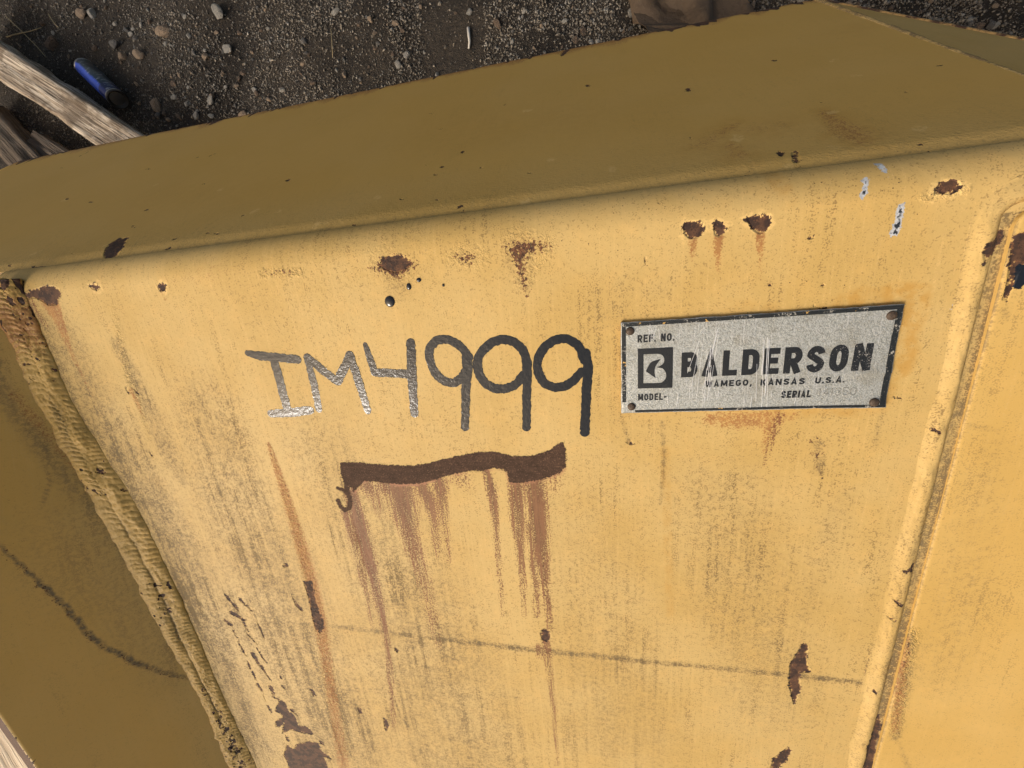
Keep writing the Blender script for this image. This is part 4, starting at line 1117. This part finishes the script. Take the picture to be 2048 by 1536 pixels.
# fine scratches through the print
sc = NT('bright_scratch'); MAT['scratch'] = sc.out((0.82, 0.83, 0.85), 0.35, 0.4)
out = []
rs = random.Random(5)
def scr(x0, y0, x1, y1, w):
    q = on_panel([(x0, y0), (x1, y1)])
    pts = [tuple(q[0] + (q[1] - q[0]) * t) for t in (0, .25, .5, .75, 1)]
    out.append(stroke_quads(pts, w, 0.00008 + rs.random() * 0.00004))
for i in range(10):
    x = 1395 + rs.random() * 45; y0 = 655 + rs.random() * 60; dx = -rs.uniform(14, 30) * rs.choice((1, .8, .4)); y1 = y0 + rs.uniform(60, 120)
    scr(x, y0, x + dx, min(y1, 812), rs.uniform(0.00007, 0.00016))
for i in range(9):
    x = 1505 + rs.random() * 38; y0 = 645 + rs.random() * 90; y1 = min(y0 + rs.uniform(30, 140), 812); scr(x, y0, x - rs.uniform(0, 8), y1, rs.uniform(0.00005, 0.00015))
for i in range(14):
    x = 1300 + rs.random() * 300; y0 = 770 + rs.random() * 25; scr(x, y0, x + rs.uniform(-6, 6), min(y0 + rs.uniform(12, 30), 813), rs.uniform(0.00005, 0.0001))
for i in range(5):
    x = 1290 + rs.random() * 30; y0 = 655; scr(x, y0, x + rs.uniform(-4, 4), y0 + rs.uniform(12, 30), 0.0001)
Vv, Ff = merge(out); subpart('scratches', Vv, Ff, MAT['scratch'])

# ------------------------------------------------------------------ ground
soil = NT('dark_gravelly_soil')
g1, g2, g3 = soil.noise(3.0, 4, 0.6), soil.noise(45, 5, 0.7), soil.noise(260, 3, 0.7)
gc = soil.mix(soil.step(g1, 0.35, 0.65), (0.022, 0.0175, 0.0138), (0.042, 0.034, 0.0265))
damp = soil.nz(2.2, 3, 0.6)
gc = soil.mix(soil.math('MULTIPLY', soil.step(damp, 0.5, 0.8), 0.75), gc, (0.014, 0.0105, 0.008))
gc = soil.mix(soil.math('MULTIPLY', soil.step(g2, 0.45, 0.7), 0.6), gc, (0.058, 0.047, 0.036))
gc = soil.mix(soil.math('MULTIPLY', soil.step(g3, 0.60, 0.72), 0.8), gc, (0.15, 0.13, 0.10))
MAT['soil'] = soil.out(gc, 0.85, 0.0, soil.bump(soil.math('ADD', g2, soil.math('MULTIPLY', g3, 0.35)), 0.012, 1.0), 0.3)
gx = np.concatenate([[-9, -6, -4], np.arange(-3.0, 2.2, 0.025), [2.5, 4, 7, 9]]); gy = np.concatenate([[-9, -6, -3, -1.5, -0.5, 0.2], np.arange(0.5, 2.0, 0.02), [2.5, 4, 7, 10]])
GX, GY = np.meshgrid(gx, gy)
def ground_z(x, y):
    x = np.asarray(x, float); y = np.asarray(y, float)
    m = np.clip((y - 0.3) / 0.3, 0, 1)
    return (m * ((fnoise(x * 4, y * 4, 141, 4) - 0.5) * 0.05 - 0.02 * np.exp(-((x + 0.42 - 0.03 * np.sin(y * 9)) / 0.10) ** 2) - 0.015 * np.exp(-((x + 1.05) / 0.10) ** 2))) - 0.025
GZ = ground_z(GX, GY)
idx = np.arange(GX.size).reshape(GX.shape)
Fq = np.stack([idx[:-1, :-1], idx[:-1, 1:], idx[1:, 1:], idx[1:, :-1]], -1).reshape(-1, 4)
gob = bpy.data.objects.new('ground', mesh_np('ground', np.stack([GX.ravel(), GY.ravel(), GZ.ravel()], 1), [tuple(int(i) for i in q) for q in Fq], MAT['soil']))
link(gob, kind='structure')

# ------------------------------------------------------------------ stones
ICO_T = (1 + 5 ** 0.5) / 2
IV = np.array([(-1, ICO_T, 0), (1, ICO_T, 0), (-1, -ICO_T, 0), (1, -ICO_T, 0), (0, -1, ICO_T), (0, 1, ICO_T), (0, -1, -ICO_T), (0, 1, -ICO_T), (ICO_T, 0, -1), (ICO_T, 0, 1), (-ICO_T, 0, -1), (-ICO_T, 0, 1)]) / np.hypot(1, ICO_T)
IF = [(0, 11, 5), (0, 5, 1), (0, 1, 7), (0, 7, 10), (0, 10, 11), (1, 5, 9), (5, 11, 4), (11, 10, 2), (10, 7, 6), (7, 1, 8), (3, 9, 4), (3, 4, 2), (3, 2, 6), (3, 6, 8), (3, 8, 9), (4, 9, 5), (2, 4, 11), (6, 2, 10), (8, 6, 7), (9, 8, 1)]
def ico2():
    V = [tuple(v) for v in IV]; mid = {}; F2 = []
    def md(a, b):
        k = (min(a, b), max(a, b))
        if k not in mid:
            m = (np.array(V[a]) + np.array(V[b])); m /= np.linalg.norm(m); mid[k] = len(V); V.append(tuple(m))
        return mid[k]
    for a, b, c in IF:
        x, y, z = md(a, b), md(b, c), md(c, a); F2 += [(a, x, z), (b, y, x), (c, z, y), (x, y, z)]
    return np.array(V), F2
I2V, I2F = ico2()
def rock_mesh(name, seed, mat):
    r = np.random.default_rng(seed); V = I2V.copy()
    for k in range(7):
        d = r.normal(size=3); d /= np.linalg.norm(d); lim = r.uniform(0.45, 0.8)
        pr_ = V @ d; V = V - np.where(pr_ > lim, (pr_ - lim) * 0.92, 0)[:, None] * d
    V = V * np.array([1, r.uniform(0.6, 0.9), r.uniform(0.45, 0.7)]) * (1 + r.normal(size=(len(V), 1)) * 0.03)
    return mesh_np(name, V, I2F, mat, False)
def stone_mat(name, c1, c2):
    s = NT(name); a = s.noise(4, 4, 0.65); b = s.noise(22, 3, 0.6)
    return s.out(s.mix(s.math('MULTIPLY', s.step(b, 0.5, 0.7), 0.6), s.mix(s.step(a, 0.35, 0.65), c1, c2), (0.05, 0.04, 0.03)), 0.8, 0.0, s.bump(s.math('ADD', a, b), 0.12, 0.7))
KINDS = [('pale grey', stone_mat('pale_stone', (0.34, 0.32, 0.29), (0.46, 0.44, 0.40))), ('tan', stone_mat('tan_stone', (0.32, 0.235, 0.165), (0.42, 0.32, 0.23))),
         ('dark grey', stone_mat('grey_stone', (0.13, 0.125, 0.12), (0.20, 0.19, 0.18))), ('brown', stone_mat('brown_stone', (0.14, 0.095, 0.07), (0.22, 0.16, 0.11)))]
RM = [[rock_mesh('stone', 200 + 10 * k + j, KINDS[k][1]) for j in range(4)] for k in range(4)]
def stone(x, y, r, kind, label, cat='stone', group=None):
    me_ = random.choice(RM[kind]); ob = bpy.data.objects.new('stone', me_)
    ob.scale = (r, r * random.uniform(.85, 1.1), r); ob.rotation_euler = (random.uniform(-.3, .3), random.uniform(-.3, .3), random.uniform(0, 6.28))
    ob.location = (x, y, float(ground_z(x, y)) + r * 0.22)
    link(ob, label=label, category=cat)
    if group: ob['group'] = group
MAIN = [(310,52,17,1,'largest tan stone lying clear on the gravel left of the photo centre top'),(437,82,12,0,'pale pointed stone on the gravel right of the blue can'),
 (265,100,11,1,'tan stone above the blue can'),(232,103,10,1,'brownish tan stone close above the blue can'),(420,8,15,0,'pale stone at the photo top above the gravel strip'),
 (1265,12,14,0,'pale grey stone at the photo top near the crumpled brown sheet'),(806,97,9,0,'pale grey stone at the left edge of the dark rut'),(786,38,8,1,'small tan stone left of the dark rut'),
 (490,163,8,0,'pale oval stone in the gravel near the middle of the left strip'),(408,190,10,0,'pale stone just behind the flange edge, right of the can'),(460,212,11,1,'tan stone near the flange edge right of the can'),
 (302,205,13,1,'long tan stone between can and flange edge'),(150,18,11,1,'tan stone at the top left corner of the gravel'),(168,15,10,0,'pale long stone at the top left corner of the gravel'),
 (95,82,14,3,'large brown stone at far left near the straw'),(213,78,11,2,'grey angular stone above the can'),(398,103,9,1,'tan stone left of the pale pointed one'),(665,15,10,0,'pale stone at the top edge, left of the rut'),
 (1195,70,7,0,'small pale stone right of the white stick'),(1022,70,7,0,'small pale stone at the right of the rut'),(2000,35,12,2,'dark stone at the top right corner'),(1960,22,9,0,'pale chip at the top right corner'),(380,225,9,0,'small pale stone sitting on the flange edge line')]
def px_size(x, y, r):
    a, b = on_ground(x - r, y), on_ground(x + r, y); return np.linalg.norm(a - b) / 2
for x, y, r, k_, lb in MAIN:
    g = on_ground(x, y); stone(g[0], g[1], px_size(x, y, r) * 0.92, k_, lb)
names_ = {0: 'small pale grey stone scattered in the dark gravel', 1: 'small tan stone scattered in the dark gravel', 2: 'small dark grey stone scattered in the dark gravel', 3: 'small brown stone scattered in the dark gravel'}
grp = {0: 'small pale stones in the gravel', 1: 'small tan stones in the gravel', 2: 'small dark stones in the gravel', 3: 'small brown stones in the gravel'}
n_ = 0
while n_ < 230:
    x = random.uniform(-40, 2070); y = random.uniform(-40, 290)
    if not (y < 320 - x * 0.198 or (x > 1640 and y < (x - 1640) * 0.18)) or (x < 330 and y > 40 + x * 0.72): continue
    if 840 < x < 960 and random.random() < 0.85: continue
    g = on_ground(x, y); k_ = random.choices((0, 1, 2, 3), (3, 4, 4, 4))[0]
    stone(g[0], g[1], random.choice((0.005, 0.006, 0.007, 0.008, 0.009, 0.011, 0.013)) * random.uniform(0.8, 1.2), k_, names_[k_], 'stone', grp[k_]); n_ += 1
# loose grit
gm = NT('grit'); gi = gm.n('ShaderNodeObjectInfo'); gmn = gm.noise(55, 2); gmn2 = gm.noise(160, 2)
gcol = gm.mix(gm.step(gmn2, 0.35, 0.7), (0.040, 0.033, 0.026), (0.24, 0.21, 0.17)); gcol = gm.mix(gm.math('MULTIPLY', gm.step(gmn, 0.55, 0.7), 0.5), gcol, (0.36, 0.35, 0.33))
MAT['grit'] = gm.out(gcol, 0.7)
pts = []
r2 = random.Random(3)
while len(pts) < 31000:                                        # dense patch behind the flange
    x = r2.uniform(-60, 2090); y = r2.uniform(-60, 300)
    if not (y < 335 - x * 0.198 or (x > 1630 and y < (x - 1630) * 0.19 + 10)): continue
    if 835 < x < 965 and r2.random() < 0.88: continue
    if vnoise(np.array([x * 0.011]), np.array([y * 0.011]), 161)[0] < 0.45 and r2.random() < 0.7: continue
    pts.append(on_ground(x, y)[:2])
while len(pts) < 50000:                                        # and all round
    x, y = r2.uniform(-3.4, 2.6), r2.uniform(-1.6, 2.8)
    if -0.6 < x < 0.5 and -0.9 < y < 0.3: continue
    if vnoise(np.array([x * 3.0]), np.array([y * 3.0]), 162)[0] < 0.4 and r2.random() < 0.6: continue
    pts.append((x, y))
gr_ = np.array(pts); N = len(gr_)
sz = np.exp(np.random.default_rng(4).normal(math.log(0.0021), 0.42, N)).clip(0.0009, 0.006)
OV = np.array([(1, 0, 0), (-1, 0, 0), (0, 1, 0), (0, -1, 0), (0, 0, 1), (0, 0, -1)], float)
OF = np.array([(0, 2, 4), (2, 1, 4), (1, 3, 4), (3, 0, 4), (2, 0, 5), (1, 2, 5), (3, 1, 5), (0, 3, 5)])
rj = np.random.default_rng(6)
VV = (OV[None] * rj.uniform(0.55, 1.25, (N, 6, 3)) + rj.normal(0, 0.22, (N, 6, 3))) * sz[:, None, None]
an = rj.uniform(0, 6.28, N); ca, sa = np.cos(an)[:, None], np.sin(an)[:, None]
VV = np.stack([VV[..., 0] * ca - VV[..., 1] * sa, VV[..., 0] * sa + VV[..., 1] * ca, VV[..., 2] * 0.75], -1)
VV[..., 0] += gr_[:, 0][:, None]; VV[..., 1] += gr_[:, 1][:, None]; VV[..., 2] += (ground_z(gr_[:, 0], gr_[:, 1]) + sz * 0.35)[:, None]
FF = (OF[None] + (np.arange(N) * 6)[:, None, None]).reshape(-1, 3)
me = bpy.data.meshes.new('gravel'); me.vertices.add(N * 6); me.vertices.foreach_set('co', VV.astype(np.float32).ravel())
me.loops.add(len(FF) * 3); me.loops.foreach_set('vertex_index', FF.astype(np.int32).ravel()); me.polygons.add(len(FF)); me.polygons.foreach_set('loop_start', (np.arange(len(FF)) * 3).astype(np.int32))
me.materials.append(MAT['grit']); me.update(calc_edges=True)
link(bpy.data.objects.new('gravel', me), kind='stuff', label='fine loose grit on the dark soil', category='gravel')

# ------------------------------------------------------------------ timber
wd = NT('weathered_timber')
wg = wd.noise(1.0, 5, 0.65, wd.co(3.0, 60, 60), 0.3); wg2 = wd.noise(1.0, 4, 0.6, wd.co(9, 220, 220)); wb_ = wd.noise(9, 3)
wc = wd.mix(wd.step(wg, 0.35, 0.65), (0.26, 0.205, 0.15), (0.58, 0.51, 0.42))
wc = wd.mix(wd.math('MULTIPLY', wd.step(wg2, 0.48, 0.62), 0.8), wc, (0.075, 0.052, 0.036))
wc = wd.mix(wd.math('MULTIPLY', wd.step(wb_, 0.50, 0.62), 0.75), wc, (0.13, 0.095, 0.065))
MAT['wood'] = wd.out(wc, 0.85, 0.0, wd.bump(wd.math('ADD', wg, wd.math('MULTIPLY', wg2, 0.7)), 0.006, 0.9), 0.25)
dw = NT('painted_shade_timber'); dwn = dw.nz(1.0, 4, 0.6, dw.co(4, 80, 80)); dwb = dw.nz(12, 3)  # timber for the left boards, their shadow put into its colour
MAT['shadewood'] = dw.out(dw.mix(dw.math('MULTIPLY', dwb, 0.6), dw.mix(dwn, (0.07, 0.055, 0.042), (0.21, 0.17, 0.135)), (0.05, 0.036, 0.026)), 0.9, 0.0, dw.bump(dwn, 0.006), 0.2)
fw_ = NT('fresh_plank'); fwn = fw_.nz(1.0, 4, 0.6, fw_.co(2.5, 70, 70))
MAT['fresh'] = fw_.out(fw_.mix(fwn, (0.42, 0.31, 0.20), (0.72, 0.60, 0.45)), 0.8, 0.0, fw_.bump(fwn, 0.003), 0.25)
def timber(p0, p1, w, h, zc, label, seed, group=None, roll=0.0, mat='wood'):
    p0 = np.array(p0[:2]); p1 = np.array(p1[:2]); L = float(np.linalg.norm(p1 - p0)); n = 60
    sx_ = np.linspace(0, L, n)
    ring = []
    for i in range(9): ring.append((-w / 2 + w * i / 8, h / 2))
    for i in range(1, 6): ring.append((w / 2, h / 2 - h * i / 5))
    for i in range(1, 9): ring.append((w / 2 - w * i / 8, -h / 2))
    for i in range(1, 5): ring.append((-w / 2, -h / 2 + h * i / 5))
    ring = np.array(ring); m = len(ring)
    V = []
    for i, s in enumerate(sx_):
        ks = np.arange(m)
        j = (vnoise(np.full(m, s * 5), ks * 0.9, seed) - 0.5) * 0.020 - 0.010 * np.clip(1 - np.abs(vnoise(np.full(m, s * 2.2), ks * 0.8, seed + 5) - 0.5) * 9, 0, 1) + (vnoise(np.full(m, s * 25), ks * 1.7, seed + 3) - 0.5) * 0.006
        sc_ = 1 - 0.06 * vnoise(np.array([s * 3]), np.array([0.0]), seed + 9)[0]
        for k, (a, b) in enumerate(ring):
            rd = math.hypot(a, b); V.append((s - L / 2, (a * sc_) * (1 + j[k] / rd), (b * sc_) * (1 + j[k] / rd)))
    F = [(i * m + k, i * m + (k + 1) % m, (i + 1) * m + (k + 1) % m, (i + 1) * m + k) for i in range(n - 1) for k in range(m)]
    F += [tuple(range(m)), tuple(range((n - 1) * m, n * m))[::-1]]
    ob = bpy.data.objects.new('timber', mesh_np('timber', V, [q[::-1] for q in F], MAT[mat], True))
    d = p1 - p0; ob.rotation_euler = (roll, 0, math.atan2(d[1], d[0])); c = (p0 + p1) / 2; ob.location = (c[0], c[1], zc)
    link(ob, label=label, category='timber'); 
    if group: ob['group'] = group
    return ob
zt = 0.10
a, b = on_ground(-120, 42, zt), on_ground(296, 322, zt)
timber(a, b, 0.105, 0.085, 0.055, 'weathered split timber beam beside the blue can', 301)
a, b = on_ground(-60, 215, 0.06), on_ground(60, 345, 0.06)
timber(a, b, 0.11, 0.06, 0.02, 'weathered board with painted-in shadow left of the split timber beam', 302, mat='shadewood')
a, b = on_ground(45, 268, 0.05), on_ground(120, 320, 0.05)
timber(a, b, 0.07, 0.05, 0.012, 'short weathered block between the board and the timber beam', 303, mat='shadewood')
a, b = on_ground(-70, 1330, 0.12), on_ground(130, 1640, 0.12)
d_ = np.array([b[1] - a[1], -(b[0] - a[0])]); d_ /= np.linalg.norm(d_)
timber(a[:2] + d_ * -0.03, b[:2] + d_ * -0.03, 0.34, 0.09, 0.085, 'pale sunlit plank beyond the side cheek at the bottom left corner', 304, mat='fresh')

# ------------------------------------------------------------------ aerosol can
can = bpy.data.objects.new('spray_can', None)
g0, g1_ = on_ground(153, 124, 0.035), on_ground(222, 191, 0.035)
ax_ = (g1_ - g0)[:2]; LC = float(np.linalg.norm(ax_)); ax_ /= LC
can.location = ((g0[0] + g1_[0]) / 2, (g0[1] + g1_[1]) / 2, float(ground_z(*((g0 + g1_) / 2)[:2])) + 0.033)
can.rotation_euler = (0, 0, math.atan2(ax_[1], ax_[0]))
link(can, label='blue aerosol can with a painted-in shaded side lying beside the timber beam', category='can')
RC = LC * 0.142
def lathe(prof, seg=40, axis='x'):
    V = []; F = []
    for (x, r) in prof:
        for j in range(seg):
            t = 2 * math.pi * j / seg; V.append((x, r * math.cos(t), r * math.sin(t)))
    n = len(prof)
    for i in range(n - 1):
        for j in range(seg): F.append((i * seg + j, i * seg + (j + 1) % seg, (i + 1) * seg + (j + 1) % seg, (i + 1) * seg + j))
    F.append(tuple(range(seg))[::-1]); F.append(tuple(range((n - 1) * seg, n * seg)))
    return V, F
cm = NT('can_print_shade'); cx_ = cm.n('ShaderNodeSeparateXYZ'); cm.t.links.new(cm.co(), cx_.inputs[0])
cn = cm.noise(60, 3)
band = cm.step(cx_.outputs[0], LC * 0.22, LC * 0.24)
shade_side = cm.step(cm.math('ADD', cx_.outputs[1], cm.math('MULTIPLY', cn, 0.012)), RC * 0.15, RC * 0.45)  # side turned from the sun goes near black: shade put into the colour
cc = cm.mix(shade_side, (0.04, 0.10, 0.62), (0.012, 0.025, 0.04)); cc = cm.mix(cm.math('MULTIPLY', band, 0.75), cc, (0.012, 0.018, 0.07))
lt = cm.math('MULTIPLY', cm.step(cm.noise(1.0, 2, 0.5, cm.co(240, 60, 60)), 0.60, 0.64), cm.math('MULTIPLY', cm.step(cx_.outputs[1], -RC * 0.2, RC * 0.1), 0.35))
cc = cm.mix(lt, cc, (0.45, 0.5, 0.6))
MAT['can'] = cm.out(cc, 0.35, 0.0, None, 0.5)
tin = NT('dull_tin'); MAT['tin'] = tin.out((0.30, 0.29, 0.28), 0.4, 0.9)
wh = NT('white_plastic'); MAT['white'] = wh.out((0.55, 0.54, 0.52), 0.5)
dk = NT('dark_tin'); MAT['dark'] = dk.out((0.05, 0.045, 0.04), 0.5, 0.6)
h_ = LC / 2
def canpart(name, prof, mat):
    V, F = lathe(prof); ob = bpy.data.objects.new(name, mesh_np(name, V, F, mat, True)); link(ob, can); return ob
canpart('can_body', [(-h_ * .93, RC * .97), (-h_ * .92, RC), (h_ * .86, RC), (h_ * .87, RC * .97)], MAT['can'])
canpart('bottom_rim', [(h_ * .87, RC * .98), (h_ * .9, RC * 1.03), (h_ * .95, RC * 1.03), (h_ * .97, RC * .98), (h_ * .96, RC * .88), (h_ * .84, RC * .6), (h_ * .80, RC * .2)], MAT['dark'])
canpart('seam_ring', [(h_ * .855, RC * 1.0), (h_ * .86, RC * 1.035), (h_ * .885, RC * 1.035), (h_ * .89, RC * 1.0)], MAT['tin'])
canpart('shoulder', [(-h_ * .92, RC * 1.0), (-h_ * .95, RC * 1.03), (-h_ * .98, RC * 1.0), (-h_ * 1.06, RC * .75), (-h_ * 1.12, RC * .45)], MAT['tin'])
canpart('nozzle', [(-h_ * 1.10, RC * .30), (-h_ * 1.26, RC * .30), (-h_ * 1.28, RC * .22)], MAT['white'])

# ------------------------------------------------------------------ crumpled sheet, stick, straw
sh = NT('brown_paper'); sn = sh.noise(14, 3); MAT['sheet'] = sh.out(sh.mix(sn, (0.055, 0.036, 0.021), (0.10, 0.068, 0.042)), 0.8, 0.0, sh.bump(sh.noise(60, 3), 0.004))
c1 = on_ground(1385, 8, 0.02)
n = 26; xs = np.linspace(-0.13, 0.13, n); ys_ = np.linspace(-0.10, 0.22, n)
SX, SY = np.meshgrid(xs, ys_)
SZ = np.abs(fnoise(SX * 14, SY * 9 + SX * 5, 151, 3) - 0.5) * 0.16 + 0.012
V = np.stack([SX + (fnoise(SX * 9, SY * 9, 152, 2) - 0.5) * 0.05, SY, SZ], -1)
me, nv = grid_slab('crumpled_sheet', V, (0, 0, -0.002), MAT['sheet'])
ob = bpy.data.objects.new('crumpled_sheet', me); ob.location = (c1[0], c1[1], float(ground_z(c1[0], c1[1]))); ob.rotation_euler = (0, 0, 0.35)
link(ob, label='crumpled brown sheet lying behind the flange at the top edge', category='sheet')
def twig(name, pts, r, mat, label, cat):
    V = []; F = []; seg = 7
    for i, p in enumerate(pts):
        d = np.array(pts[min(i + 1, len(pts) - 1)]) - np.array(pts[max(i - 1, 0)]); d = d / np.linalg.norm(d)
        a = np.cross(d, (0, 0, 1)); a /= np.linalg.norm(a); b = np.cross(a, d)
        rr = r * (1 - 0.5 * i / len(pts))
        for j in range(seg):
            t = 2 * math.pi * j / seg; V.append(tuple(np.array(p) + a * rr * math.cos(t) + b * rr * math.sin(t)))
    for i in range(len(pts) - 1):
        for j in range(seg): F.append((i * seg + j, i * seg + (j + 1) % seg, (i + 1) * seg + (j + 1) % seg, (i + 1) * seg + j))
    F += [tuple(range(seg))[::-1], tuple(range(len(V) - seg, len(V)))]
    c = np.mean(V, axis=0); V = [tuple(np.array(v) - c) for v in V]
    ob = bpy.data.objects.new(name, mesh_np(name, V, F, mat, True)); ob.location = tuple(c); link(ob, label=label, category=cat)
ps = NT('pale_straw'); MAT['straw'] = ps.out(ps.mix(ps.noise(30), (0.26, 0.20, 0.11), (0.42, 0.34, 0.2)), 0.8)
pw = NT('bleached_stick'); MAT['stick'] = pw.out(pw.mix(pw.noise(60), (0.45, 0.42, 0.38), (0.6, 0.57, 0.52)), 0.8)
def gline(pts, z): return [tuple(on_ground(x, y) * np.array([1, 1, 0]) + np.array([0, 0, float(ground_z(*on_ground(x, y)[:2])) + z])) for x, y in pts]
twig('stick', gline([(933,45),(934,60),(935,72),(933,84)], 0.006), 0.0045, MAT['stick'], 'white bleached stick beside the dark rut', 'stick')
twig('straw', gline([(0,66),(20,60),(45,53),(70,47)], 0.012), 0.002, MAT['straw'], 'longest pale straw at the far left corner', 'straw')
twig('straw', gline([(5,28),(30,55),(60,85),(88,112)], 0.010), 0.0018, MAT['straw'], 'pale straw lying diagonally towards the timber', 'straw')
twig('straw', gline([(85,20),(98,40),(110,50)], 0.010), 0.0016, MAT['straw'], 'short straw stub above the blue can', 'straw')
twig('straw', gline([(660,55),(662,80),(661,110)], 0.008), 0.0013, MAT['straw'], 'thin upright straw left of the dark rut', 'straw')
